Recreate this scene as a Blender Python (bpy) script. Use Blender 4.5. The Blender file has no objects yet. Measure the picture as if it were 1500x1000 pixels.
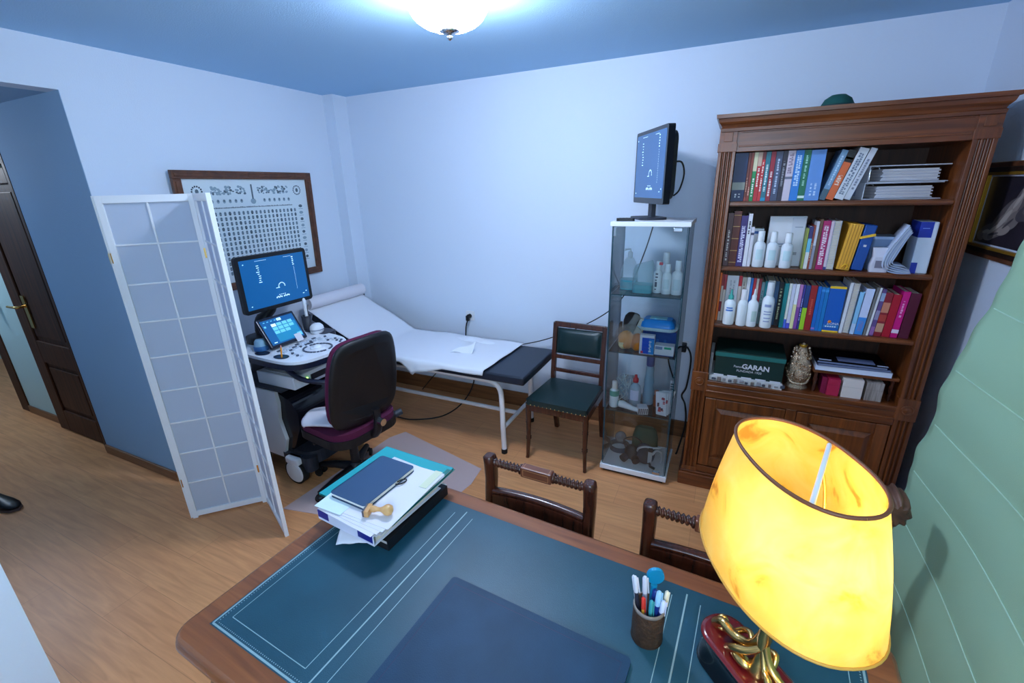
LAMP_E, SCR_E, BULB_E, EXPO = 68.0, 0.5, 36.0, 0.72
import bpy, math, random
from mathutils import Vector, Matrix, Quaternion
random.seed(7)
C = bpy.context.scene.collection
PI = math.pi

def lin(c):
    o = []
    for v in c:
        v /= 255.0
        o.append(v / 12.92 if v <= 0.04045 else ((v + 0.055) / 1.055) ** 2.4)
    return (o[0], o[1], o[2], 1.0)

# ---------------------------------------------------------------- materials
_M = {}
def _new(name):
    m = bpy.data.materials.new(name); m.use_nodes = True
    nt = m.node_tree
    b = nt.nodes.get('Principled BSDF')
    return m, nt, b

def mat(name, col, rough=0.5, metal=0.0, spec=0.4, emit=0.0, bump=0.0, bscale=200.0, trans=0.0, var=0.0, vscale=8.0, coat=0.0):
    """plain procedural material: base colour with faint noise variation and noise bump"""
    if name in _M: return _M[name]
    m, nt, b = _new(name)
    c = lin(col)
    b.inputs['Base Color'].default_value = c
    b.inputs['Roughness'].default_value = rough
    b.inputs['Metallic'].default_value = metal
    b.inputs['Specular IOR Level'].default_value = spec
    if coat: b.inputs['Coat Weight'].default_value = coat
    if emit:
        b.inputs['Emission Color'].default_value = c
        b.inputs['Emission Strength'].default_value = emit
    if trans: b.inputs['Transmission Weight'].default_value = trans
    if bump or var:
        tc = nt.nodes.new('ShaderNodeTexCoord')
    if var:
        n = nt.nodes.new('ShaderNodeTexNoise'); n.inputs['Scale'].default_value = vscale; n.inputs['Detail'].default_value = 4
        nt.links.new(tc.outputs['Object'], n.inputs['Vector'])
        r = nt.nodes.new('ShaderNodeValToRGB')
        r.color_ramp.elements[0].position = 0.3; r.color_ramp.elements[1].position = 0.7
        r.color_ramp.elements[0].color = tuple(x * (1 - var) for x in c[:3]) + (1,)
        r.color_ramp.elements[1].color = tuple(min(1, x * (1 + var)) for x in c[:3]) + (1,)
        nt.links.new(n.outputs['Fac'], r.inputs['Fac'])
        nt.links.new(r.outputs['Color'], b.inputs['Base Color'])
    if bump:
        n = nt.nodes.new('ShaderNodeTexNoise'); n.inputs['Scale'].default_value = bscale; n.inputs['Detail'].default_value = 3
        nt.links.new(tc.outputs['Object'], n.inputs['Vector'])
        bp = nt.nodes.new('ShaderNodeBump'); bp.inputs['Strength'].default_value = bump; bp.inputs['Distance'].default_value = 0.01
        nt.links.new(n.outputs['Fac'], bp.inputs['Height'])
        nt.links.new(bp.outputs['Normal'], b.inputs['Normal'])
    _M[name] = m
    return m

def wood(name, c1, c2, sc=(30, 30, 2), rough=0.4, spec=0.5, coat=0.0, rot=(0, 0, 0)):
    """streaky wood grain: noise stretched along one axis"""
    if name in _M: return _M[name]
    m, nt, b = _new(name)
    tc = nt.nodes.new('ShaderNodeTexCoord'); mp = nt.nodes.new('ShaderNodeMapping')
    mp.inputs['Scale'].default_value = sc; mp.inputs['Rotation'].default_value = rot
    nt.links.new(tc.outputs['Object'], mp.inputs['Vector'])
    n = nt.nodes.new('ShaderNodeTexNoise'); n.inputs['Scale'].default_value = 1.6; n.inputs['Detail'].default_value = 6
    n.inputs['Distortion'].default_value = 0.6
    nt.links.new(mp.outputs['Vector'], n.inputs['Vector'])
    r = nt.nodes.new('ShaderNodeValToRGB')
    r.color_ramp.elements[0].position = 0.3; r.color_ramp.elements[1].position = 0.72
    r.color_ramp.elements[0].color = lin(c1); r.color_ramp.elements[1].color = lin(c2)
    nt.links.new(n.outputs['Fac'], r.inputs['Fac'])
    nt.links.new(r.outputs['Color'], b.inputs['Base Color'])
    b.inputs['Roughness'].default_value = rough; b.inputs['Specular IOR Level'].default_value = spec
    if coat: b.inputs['Coat Weight'].default_value = coat; b.inputs['Coat Roughness'].default_value = 0.2
    _M[name] = m
    return m

def glass(name, tint=(205, 232, 238), refl=0.07, dens=0.08):
    """thin clear sheet: mostly transparent, slightly tinted, with a sharp reflection"""
    if name in _M: return _M[name]
    m, nt, b = _new(name)
    nt.nodes.remove(b)
    out = nt.nodes['Material Output']
    t = nt.nodes.new('ShaderNodeBsdfTransparent'); t.inputs['Color'].default_value = lin(tint)
    g = nt.nodes.new('ShaderNodeBsdfGlossy'); g.inputs['Roughness'].default_value = 0.02
    fr = nt.nodes.new('ShaderNodeFresnel'); fr.inputs['IOR'].default_value = 1.42
    ml = nt.nodes.new('ShaderNodeMath'); ml.operation = 'MULTIPLY_ADD'
    ml.inputs[1].default_value = 0.9; ml.inputs[2].default_value = refl * 0.2
    nt.links.new(fr.outputs['Fac'], ml.inputs[0])
    mx = nt.nodes.new('ShaderNodeMixShader')
    nt.links.new(ml.outputs[0], mx.inputs['Fac'])
    nt.links.new(t.outputs[0], mx.inputs[1]); nt.links.new(g.outputs[0], mx.inputs[2])
    nt.links.new(mx.outputs[0], out.inputs['Surface'])
    _M[name] = m
    return m

def film(name, col, alpha=0.5, rough=0.3):
    """half transparent plastic"""
    if name in _M: return _M[name]
    m, nt, b = _new(name)
    b.inputs['Base Color'].default_value = lin(col); b.inputs['Alpha'].default_value = alpha
    b.inputs['Roughness'].default_value = rough
    _M[name] = m
    return m

def translucent(name, col, fac=0.5, rough=0.8):
    if name in _M: return _M[name]
    m, nt, b = _new(name)
    out = nt.nodes['Material Output']
    b.inputs['Base Color'].default_value = lin(col); b.inputs['Roughness'].default_value = rough
    t = nt.nodes.new('ShaderNodeBsdfTranslucent'); t.inputs['Color'].default_value = lin(col)
    mx = nt.nodes.new('ShaderNodeMixShader'); mx.inputs['Fac'].default_value = fac
    nt.links.new(b.outputs[0], mx.inputs[1]); nt.links.new(t.outputs[0], mx.inputs[2])
    nt.links.new(mx.outputs[0], out.inputs['Surface'])
    _M[name] = m
    return m

# ---------------------------------------------------------------- mesh builder
def RZ(a): return Matrix.Rotation(a, 3, 'Z')
def RX(a): return Matrix.Rotation(a, 3, 'X')
def RY(a): return Matrix.Rotation(a, 3, 'Y')

def smooth_path(pts, n=6):
    P = [Vector(p) for p in pts]
    if len(P) < 3: return P
    out = []
    for i in range(len(P) - 1):
        p0 = P[max(i - 1, 0)]; p1 = P[i]; p2 = P[i + 1]; p3 = P[min(i + 2, len(P) - 1)]
        for k in range(n):
            t = k / n
            out.append(0.5 * ((2 * p1) + (p2 - p0) * t + (2 * p0 - 5 * p1 + 4 * p2 - p3) * t * t + (3 * p1 - p0 - 3 * p2 + p3) * t ** 3))
    out.append(P[-1])
    return out

def rrect(w, d, r, n=5, cx=0, cy=0):
    r = min(r, w / 2 - 1e-5, d / 2 - 1e-5)
    pts = []
    for (sx, sy, a0) in ((1, 1, 0), (-1, 1, PI / 2), (-1, -1, PI), (1, -1, 1.5 * PI)):
        for k in range(n + 1):
            a = a0 + PI / 2 * k / n
            pts.append((cx + sx * (w / 2 - r) + r * math.cos(a), cy + sy * (d / 2 - r) + r * math.sin(a)))
    return pts

class MB:
    def __init__(s): s.v = []; s.f = []; s.fm = []; s.fs = []; s.mats = []
    def mi(s, m):
        if m not in s.mats: s.mats.append(m)
        return s.mats.index(m)
    def add(s, vs, fs, m, smooth=False):
        o = len(s.v); s.v += [tuple(v) for v in vs]; i = s.mi(m)
        for f in fs: s.f.append(tuple(o + k for k in f)); s.fm.append(i); s.fs.append(smooth)
        return s
    def box(s, c, d, m, R=None, piv=None):
        x, y, z = d[0] / 2, d[1] / 2, d[2] / 2
        vs = [Vector((a * x, b * y, e * z)) for a in (-1, 1) for b in (-1, 1) for e in (-1, 1)]
        c = Vector(c)
        if R is not None: vs = [R @ v for v in vs]
        vs = [c + v for v in vs]
        return s.add(vs, [(0, 1, 3, 2), (4, 6, 7, 5), (0, 4, 5, 1), (2, 3, 7, 6), (0, 2, 6, 4), (1, 5, 7, 3)], m)
    def b2(s, lo, hi, m):
        return s.box([(a + b) / 2 for a, b in zip(lo, hi)], [abs(b - a) for a, b in zip(lo, hi)], m)
    def prism(s, pts, z0, z1, m, T=None, smooth=False, top=None):
        """outline in xy swept from z0 to z1; T maps local to object space; top: material of the upper cap"""
        n = len(pts)
        vs = [Vector((p[0], p[1], z0)) for p in pts] + [Vector((p[0], p[1], z1)) for p in pts]
        if T is not None: vs = [T @ v for v in vs]
        s.add(vs, [(i, (i + 1) % n, n + (i + 1) % n, n + i) for i in range(n)], m, smooth)
        s.add(vs[:n], [tuple(range(n))[::-1]], m); s.add(vs[n:], [tuple(range(n))], top or m)
        return s
    def loft(s, rings, m, smooth=True, cap0=True, cap1=True, closed=True):
        n = len(rings[0]); vs = [Vector(p) for r in rings for p in r]; fs = []
        for k in range(len(rings) - 1):
            for i in range(n if closed else n - 1):
                j = (i + 1) % n
                fs.append((k * n + i, k * n + j, (k + 1) * n + j, (k + 1) * n + i))
        s.add(vs, fs, m, smooth)
        if cap0: s.add([Vector(p) for p in rings[0]], [tuple(range(n))[::-1]], m)
        if cap1: s.add([Vector(p) for p in rings[-1]], [tuple(range(n))], m)
        return s
    def cyl(s, p0, p1, r0, m, r1=None, n=16, cap=True, smooth=True):
        return s.tube([p0, p1], [r0, r0 if r1 is None else r1], m, n=n, cap=cap, smooth=smooth)
    def tube(s, pts, r, m, n=8, cap=True, smooth=True, sm=0):
        P = smooth_path(pts, sm) if sm else [Vector(p) for p in pts]
        R = r if isinstance(r, (list, tuple)) else [r] * len(P)
        if len(R) != len(P):
            R = [R[0] + (R[-1] - R[0]) * i / (len(P) - 1) if len(R) == 2 else R[min(len(R) - 1, int(i / len(P) * len(R)))] for i in range(len(P))]
        rings = []; t0 = (P[1] - P[0]).normalized()
        up = Vector((0, 0, 1)) if abs(t0.z) < 0.95 else Vector((1, 0, 0))
        u = t0.cross(up).normalized()
        for i, p in enumerate(P):
            t = (P[min(i + 1, len(P) - 1)] - P[max(i - 1, 0)]).normalized()
            u = (u - t * u.dot(t)).normalized(); w = t.cross(u)
            rings.append([p + (u * math.cos(2 * PI * k / n) + w * math.sin(2 * PI * k / n)) * R[i] for k in range(n)])
        return s.loft(rings, m, smooth, cap, cap)
    def lathe(s, prof, c, m, n=24, R=None, smooth=True, sx=1, sy=1, cap=True):
        c = Vector(c); rings = []
        for (r, z) in prof:
            ring = [Vector((sx * r * math.cos(2 * PI * k / n), sy * r * math.sin(2 * PI * k / n), z)) for k in range(n)]
            if R is not None: ring = [R @ v for v in ring]
            rings.append([c + v for v in ring])
        return s.loft(rings, m, smooth, cap, cap)
    def sph(s, c, r, m, n=16, k=10, R=None):
        if not isinstance(r, (list, tuple)): r = (r, r, r)
        c = Vector(c); rings = []
        for i in range(k + 1):
            a = -PI / 2 + PI * i / k; q = max(math.cos(a), 0.002)
            ring = [Vector((r[0] * q * math.cos(2 * PI * j / n), r[1] * q * math.sin(2 * PI * j / n), r[2] * math.sin(a))) for j in range(n)]
            if R is not None: ring = [R @ v for v in ring]
            rings.append([c + v for v in ring])
        return s.loft(rings, m, True)
    def grid(s, fn, nu, nv, m, smooth=True):
        vs = [Vector(fn(i / nu, j / nv)) for j in range(nv + 1) for i in range(nu + 1)]
        fs = [(j * (nu + 1) + i, j * (nu + 1) + i + 1, (j + 1) * (nu + 1) + i + 1, (j + 1) * (nu + 1) + i) for j in range(nv) for i in range(nu)]
        return s.add(vs, fs, m, smooth)
    def text(s, txt, size, m, T, ext=0.0006, align='CENTER', bold=0.0):
        cu = bpy.data.curves.new('lettering', 'FONT'); cu.body = txt; cu.size = size
        cu.extrude = ext; cu.align_x = align; cu.align_y = 'CENTER'; cu.offset = bold; cu.resolution_u = 2
        o = bpy.data.objects.new('lettering', cu); C.objects.link(o)
        dg = bpy.context.evaluated_depsgraph_get()
        me = bpy.data.meshes.new_from_object(o.evaluated_get(dg))
        s.add([T @ v.co for v in me.vertices], [tuple(p.vertices) for p in me.polygons], m)
        bpy.data.objects.remove(o); bpy.data.curves.remove(cu); bpy.data.meshes.remove(me)
        return s
    def build(s, name, parent=None, loc=None, rz=0, bev=0.0, seg=2, sub=0, solid=0.0, ang=0.6):
        me = bpy.data.meshes.new(name); me.from_pydata(s.v, [], s.f)
        for m in s.mats: me.materials.append(m)
        for p, a, b in zip(me.polygons, s.fm, s.fs): p.material_index = a; p.use_smooth = b
        me.update()
        o = bpy.data.objects.new(name, me); C.objects.link(o)
        if loc is not None: o.location = loc
        if rz: o.rotation_euler = (0, 0, rz)
        if parent is not None: o.parent = parent
        if solid:
            q = o.modifiers.new('thickness', 'SOLIDIFY'); q.thickness = solid; q.offset = 0
        if bev:
            q = o.modifiers.new('bevel', 'BEVEL'); q.width = bev; q.segments = seg; q.limit_method = 'ANGLE'; q.angle_limit = ang
        if sub:
            q = o.modifiers.new('subd', 'SUBSURF'); q.levels = sub; q.render_levels = sub
        return o

def tag(o, label, cat, group=None):
    o['label'] = label; o['category'] = cat
    if group: o['group'] = group
    return o
def thing(name, label, cat, loc=(0, 0, 0), rz=0, group=None):
    o = bpy.data.objects.new(name, None); C.objects.link(o); o.empty_display_size = 0.1
    o.location = loc; o.rotation_euler = (0, 0, rz)
    return tag(o, label, cat, group)
def struct(o): o['kind'] = 'structure'; return o
def dup(o, parent=None):
    c = o.copy(); C.objects.link(c)
    if parent is not None: c.parent = parent
    for ch in o.children: dup(ch, c)
    return c
def TF(loc, R=None):
    """4x4 from location and 3x3 rotation"""
    m = (R.to_4x4() if R is not None else Matrix.Identity(4)); m.translation = Vector(loc); return m
# text planes: facing -Y (front of shelves), facing +X, flat
FACE_Y = RX(PI / 2)
FACE_X = RZ(PI / 2) @ RX(PI / 2)

# ---------------------------------------------------------------- palette
WALL = mat('white_wall_paint', (217, 228, 244), 0.75, spec=0.2, bump=0.12, bscale=160)
CEIL = mat('blue_ceiling_paint', (172, 212, 246), 0.85, spec=0.15, bump=0.15, bscale=140)
DARKWOOD = wood('dark_door_wood', (52, 28, 17), (88, 50, 30), (25, 25, 1.5), 0.55, 0.25)
CASEWOOD = wood('walnut_bookcase_wood', (82, 38, 14), (138, 74, 30), (28, 28, 1.6), 0.35, coat=0.15)
CASEWOODX = wood('walnut_horizontal_grain', (80, 38, 15), (134, 70, 28), (1.6, 28, 28), 0.35, coat=0.15)
CASEDARK = wood('walnut_dark_back', (46, 26, 16), (70, 40, 24), (28, 28, 1.6), 0.6)
CHAIRWOOD = wood('mahogany_chair_wood', (50, 24, 18), (84, 42, 28), (30, 30, 3), 0.25, coat=0.3)
DESKWOOD = wood('cherry_desk_wood', (108, 58, 30), (150, 88, 48), (1.4, 24, 24), 0.3, coat=0.3)
FRAMEWOOD = wood('brown_frame_wood', (74, 42, 26), (108, 64, 40), (12, 12, 12), 0.4)
SKIRT = wood('oak_skirting', (104, 66, 38), (140, 94, 58), (1.5, 1.5, 30), 0.45)
WHITE = mat('white_lacquer', (235, 236, 240), 0.4)
WPLAST = mat('white_plastic', (228, 231, 238), 0.35)
WPAPER = mat('white_paper', (218, 214, 222), 0.8, spec=0.2)
CREAM = mat('cream_page_block', (222, 212, 192), 0.85, spec=0.1)
BLACK = mat('black_plastic', (18, 19, 24), 0.4)
RUBBER = mat('black_rubber', (14, 14, 16), 0.7)
CABLE = mat('black_cable', (20, 18, 22), 0.55)
BLKGLOSS = mat('glossy_black_plastic', (16, 18, 26), 0.15)
CHAR = mat('charcoal_plastic', (42, 46, 56), 0.5)
BRASS = mat('polished_brass', (218, 178, 108), 0.26, metal=1.0)
CHROME = mat('chrome_metal', (200, 204, 210), 0.15, metal=1.0)
GOLD = mat('gilt_paint', (196, 146, 48), 0.35, metal=0.7)
GREENLEATHER = mat('dark_green_leather', (20, 44, 46), 0.32, bump=0.08, bscale=350)
LEATHER = mat('blue_green_desk_leather', (28, 70, 86), 0.40, bump=0.10, bscale=420, var=0.14, vscale=5)
TOOLING = mat('silvery_tooling', (140, 166, 170), 0.5, metal=0.2)
GLASS = glass('cabinet_glass', (246, 250, 251))
GEDGE = mat('glass_edge', (38, 78, 92), 0.15)
def paint(r, g, b, rough=0.5): return mat('colour_%02x%02x%02x_%d' % (r, g, b, int(rough * 100)), (r, g, b), rough)
# ================================================================ ROOM
CZ = 2.585; LX = -3.17; BY = 3.25; RXW = 1.06; NY = -1.3
def floor_material():
    m, nt, b = _new('oak_laminate_floor')
    tc = nt.nodes.new('ShaderNodeTexCoord'); mp = nt.nodes.new('ShaderNodeMapping')
    nt.links.new(tc.outputs['Object'], mp.inputs['Vector'])
    br = nt.nodes.new('ShaderNodeTexBrick')
    br.inputs['Scale'].default_value = 1.0; br.inputs['Brick Width'].default_value = 1.2; br.inputs['Row Height'].default_value = 0.19
    br.inputs['Mortar Size'].default_value = 0.0012; br.inputs['Mortar Smooth'].default_value = 0.3; br.inputs['Bias'].default_value = 0.0
    br.offset = 0.37
    br.inputs['Color1'].default_value = lin((222, 154, 102)); br.inputs['Color2'].default_value = lin((228, 162, 108)); br.inputs['Mortar'].default_value = lin((192, 130, 84))
    nt.links.new(mp.outputs['Vector'], br.inputs['Vector'])
    m2 = nt.nodes.new('ShaderNodeMapping'); m2.inputs['Scale'].default_value = (2.2, 26, 1)
    nt.links.new(tc.outputs['Object'], m2.inputs['Vector'])
    n = nt.nodes.new('ShaderNodeTexNoise'); n.inputs['Scale'].default_value = 1.5; n.inputs['Detail'].default_value = 7; n.inputs['Distortion'].default_value = 0.8
    nt.links.new(m2.outputs['Vector'], n.inputs['Vector'])
    r = nt.nodes.new('ShaderNodeValToRGB'); r.color_ramp.elements[0].position = 0.3; r.color_ramp.elements[1].position = 0.7
    r.color_ramp.elements[0].color = (0.72, 0.66, 0.60, 1); r.color_ramp.elements[1].color = (1.0, 1.0, 1.0, 1)
    nt.links.new(n.outputs['Fac'], r.inputs['Fac'])
    mx = nt.nodes.new('ShaderNodeMix'); mx.data_type = 'RGBA'; mx.blend_type = 'MULTIPLY'; mx.inputs['Factor'].default_value = 0.85
    nt.links.new(br.outputs['Color'], mx.inputs['A']); nt.links.new(r.outputs['Color'], mx.inputs['B'])
    nt.links.new(mx.outputs['Result'], b.inputs['Base Color'])
    b.inputs['Roughness'].default_value = 0.38; b.inputs['Specular IOR Level'].default_value = 0.4
    return m
FLOOR = floor_material()
struct(MB().b2((-8.0, NY - .1, -.1), (RXW + .1, BY + .1, 0), FLOOR).build('floor'))
struct(MB().b2((LX - .12, NY - .1, CZ), (RXW + .1, BY + .1, CZ + .1), CEIL).build('ceiling'))
struct(MB().b2((LX - .12, BY, 0), (RXW + .1, BY + .12, CZ), WALL).build('wall_back'))
struct(MB().b2((RXW, NY, 0), (RXW + .1, BY, CZ), WALL).build('wall_right'))
struct(MB().b2((LX - .1, NY - .1, 0), (RXW + .1, NY, CZ), WALL).build('wall_front'))
# left wall: solid part behind the screen, head over the opening, stub toward the camera
OY0, OY1, OZ = 0.40, 1.35, 2.352
wl = MB()
wl.b2((LX - .12, OY1, 0), (LX, BY, CZ), WALL).b2((LX - .12, OY0, OZ), (LX, OY1, CZ), WALL).b2((LX - .12, NY, 0), (LX, OY0, CZ), WALL)
struct(wl.build('wall_left'))
struct(MB().b2((LX, -.25, 0), (-1.9, .297, CZ), WALL).build('wall_near'))
struct(MB().b2((LX, 3.10, 0), (-3.06, BY, CZ), WALL).build('trim_1'))          # pilaster in the far corner
# corridor beyond the opening
JAMB_SHADE = mat('shaded_corridor_wall', (150, 184, 214), 0.8, spec=0.2, bump=0.15, bscale=160)  # same wall paint, darkened and bluer: the shade is put into the colour
PALE = mat('pale_green_corridor_paint', (190, 214, 208), 0.8, spec=0.2)
struct(MB().b2((-4.07, 1.3475, 0), (LX - .12, 1.47, OZ), JAMB_SHADE).b2((LX - .12, 1.3475, 0), (LX - .001, 1.3495, OZ), JAMB_SHADE).build('wall_corridor'))  # thin slab carries the painted shade onto the end of the left wall
struct(MB().b2((-5.62, 1.43, 0), (-4.86, 1.62, OZ), PALE).b2((-4.86, 1.47, 0), (-4.05, 1.62, OZ), PALE).build('wall_corridor_far'))
struct(MB().b2((-8.0, OY0 - .1, 0), (LX - .12, OY0, OZ), JAMB_SHADE).build('wall_corridor_side'))
struct(MB().b2((-8.0, OY0, 0), (-7.9, 2.6, OZ), PALE).b2((-8, 2.5, 0), (-5.5, 2.6, OZ), PALE).build('wall_corridor_end'))
struct(MB().b2((-8.0, OY0 - .1, OZ), (LX - .12, 2.6, OZ + .1), JAMB_SHADE).build('ceiling_corridor'))
# door leaf standing in the corridor
d = MB()
d.b2((-4.86, 1.40, .01), (-4.11, 1.44, 2.03), DARKWOOD)
d.b2((-4.86, 1.385, .01), (-4.74, 1.40, 2.03), DARKWOOD).b2((-4.23, 1.385, .01), (-4.11, 1.40, 2.03), DARKWOOD)
for z0, z1 in ((.01, .20), (.62, .80), (1.93, 2.03)): d.b2((-4.74, 1.385, z0), (-4.23, 1.40, z1), DARKWOOD)
for z0, z1 in ((.24, .58), (.84, 1.88)): d.b2((-4.71, 1.39, z0), (-4.26, 1.40, z1), DARKWOOD)
dr = struct(d.build('door_1', bev=.006))
h = MB().b2((-4.70, 1.379, .91), (-4.65, 1.386, 1.16), BRASS)
h.tube([(-4.675, 1.385, 1.08), (-4.675, 1.335, 1.08), (-4.71, 1.325, 1.08), (-4.82, 1.33, 1.075)], .009, BRASS, sm=4)
h.build('door_handle', dr)
fr = MB().b2((-4.11, 1.345, 0), (-4.07, 1.355, 2.12), DARKWOOD).b2((-4.92, 1.345, 2.04), (-4.07, 1.40, 2.12), DARKWOOD).b2((-4.92, 1.39, 0), (-4.86, 1.429, 2.12), DARKWOOD)
fr.build('door_frame', dr, bev=.004)
d2 = MB().b2((-5.72, 1.42, 0), (-5.56, 1.52, 2.1), DARKWOOD).b2((-5.70, 1.45, 0), (-5.64, 2.0, 2.1), DARKWOOD)
for z in (.3, 1.1): d2.b2((-5.636, 1.62, z), (-5.63, 1.95, z + .6), DARKWOOD)
d2o = struct(d2.build('door_2', bev=.004))
MB().cyl((-5.36, 1.43, 1.05), (-5.36, 1.395, 1.05), .03, CHROME).sph((-5.36, 1.38, 1.05), .028, CHROME).build('door_knob', d2o)
# skirtings
struct(MB().b2((-3.06, BY - .018, 0), (RXW, BY, .13), SKIRT).build('baseboard_back', bev=.004))
struct(MB().b2((LX, OY1, 0), (LX + .015, 3.10, .09), SKIRT).build('baseboard_left', bev=.004))
struct(MB().b2((-4.07, 1.333, 0), (LX, 1.3475, .07), SKIRT).build('baseboard_corridor', bev=.004))
struct(MB().b2((-5.56, 1.416, 0), (-4.92, 1.43, .07), SKIRT).build('baseboard_corridor_far', bev=.004))
struct(MB().b2((RXW - .015, NY, 0), (RXW, BY, .09), SKIRT).build('baseboard_right', bev=.004))

# ================================================================ CEILING LAMP
def ceiling_lamp():
    t = thing('ceiling_lamp', 'white glass dome ceiling lamp with metal straps and a finial, lit', 'lamp', (-1.10, 1.79, CZ))
    GLOW = mat('glowing_opal_glass', (222, 234, 255), 0.4, emit=LAMP_E)
    prof = [(.112, -.030)] + [(.155 * math.cos(a), -.085 - .083 * math.sin(a)) for a in [-.72 + k * (PI / 2 + .70) / 14 for k in range(15)]]
    MB().lathe(prof, (0, 0, 0), GLOW, 32).build('glass_dome', t)
    MB().lathe([(.08, 0), (.125, -.004), (.128, -.022), (.116, -.032), (.07, -.032)], (0, 0, 0), CHROME, 32).build('metal_rim', t)
    s = MB()
    for k in range(3):
        a = k * 2 * PI / 3 + .5
        s.tube([((.156 * math.cos(b) + .001) * math.cos(a), (.156 * math.cos(b) + .001) * math.sin(a), -.085 - .084 * math.sin(b)) for b in [-.70 + (PI / 2 + .68) * q / 14 for q in range(15)]], .002, CHROME, 6)
    s.build('strap', t)
    MB().lathe([(.002, -.162), (.036, -.163), (.040, -.168), (.016, -.178), (.006, -.181), (.011, -.187), (.010, -.195), (.002, -.200)], (0, 0, 0), CHROME, 20).build('finial', t)
ceiling_lamp()

# ================================================================ FRAMED CLASS PICTURE (left wall)
def class_picture():
    t = thing('framed_picture', 'wide brown framed sheet of rows of tiny portraits hung on the left wall', 'picture', (LX, 2.275, 1.58))
    # local: y along wall, z up, x out of the wall; hangs leaning slightly out at the top
    R = RY(math.radians(2.5)); W, H = 1.05, .80; O = Vector((.012, 0, 0))
    def P(x, y, z): return O + R @ Vector((x, y, z))
    f = MB(); w = .052
    for (y0, y1, z0, z1) in ((-W/2, W/2, H/2 - w, H/2), (-W/2, W/2, -H/2, -H/2 + w), (-W/2, -W/2 + w, -H/2 + w, H/2 - w), (W/2 - w, W/2, -H/2 + w, H/2 - w)):
        f.box(P(.014, (y0 + y1) / 2, (z0 + z1) / 2), (.028, y1 - y0, z1 - z0), FRAMEWOOD, R)
        f.box(P(.026, (y0 + y1) / 2, (z0 + z1) / 2), (.012, max(y1 - y0 - .03, .012), max(z1 - z0 - .03, .012)), FRAMEWOOD, R)
    f.build('frame', t, bev=.003)
    p = MB(); SHEET = mat('printed_sheet', (214, 226, 232), 0.6); INK = mat('grey_portrait_ink', (88, 104, 116), 0.7); INK2 = mat('pale_print_ink', (142, 164, 178), 0.7); INK3 = mat('dark_print_ink', (52, 64, 76), 0.7)
    p.box(P(.008, 0, 0), (.006, W - 2 * w + .01, H - 2 * w + .01), SHEET, R)
    def oval(y, z, ry, rz, m, dx=.0115):
        p.add([P(dx, y + ry * math.cos(k * PI / 4), z + rz * math.sin(k * PI / 4)) for k in range(8)], [tuple(range(8))], m)
    def bar(y0, y1, z0, z1, m, dx=.0118):
        p.add([P(dx, y0, z0), P(dx, y1, z0), P(dx, y1, z1), P(dx, y0, z1)], [(0, 1, 2, 3)], m)
    for r in range(13):
        for c in range(22):
            y = -.36 + c * .0335; z = .12 - r * .034
            oval(y, z + .004, .0105, .0135, INK2 if (r * 7 + c * 3) % 5 else INK)
            oval(y, z + .007, .0052, .0065, INK, .0119); bar(y - .007, y + .007, z - .0085, z - .002, INK3 if (r + c) % 3 else INK)
    for c in range(6):
        for s in (-1, 1): oval(s * (.09 + c * .042), .205, .011, .014, INK2); oval(s * (.09 + c * .042), .208, .0055, .007, INK, .0119)
    for (y0, y1) in ((-.30, -.05), (.05, .30)):                     # ornate band of lettering, worn to a pattern
        for k in range(60):
            y = y0 + random.random() * (y1 - y0); z = .25 + random.random() * .05
            oval(y, z, .006 + random.random() * .006, .004 + random.random() * .006, INK2 if random.random() > .3 else INK, .0113 + k * 1e-5)
    for k in range(60): bar(-.38 + k * .0118, -.38 + k * .0118 + .007 + .003 * random.random(), .158, .158 + .006 + .004 * random.random(), INK)
    for y in (-.385, .385):                                        # emblems in the upper corners
        for q in range(14):
            a = q * 2 * PI / 14; oval(y + .032 * math.cos(a), .27 + .032 * math.sin(a), .006, .006, INK3 if y < 0 else INK, .0114)
        oval(y, .27, .012, .016, INK, .0119)
    bar(-.006, .006, .215, .315, INK); oval(0, .20, .022, .02, INK2)
    for k in range(9):
        z = .15 - k * .05; y = .40
        oval(y, z, .014 + .006 * random.random(), .012, INK2 if k % 2 else INK); bar(y - .02, y + .02, z - .024, z - .02, INK2)
    p.build('print', t)
class_picture()

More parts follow.
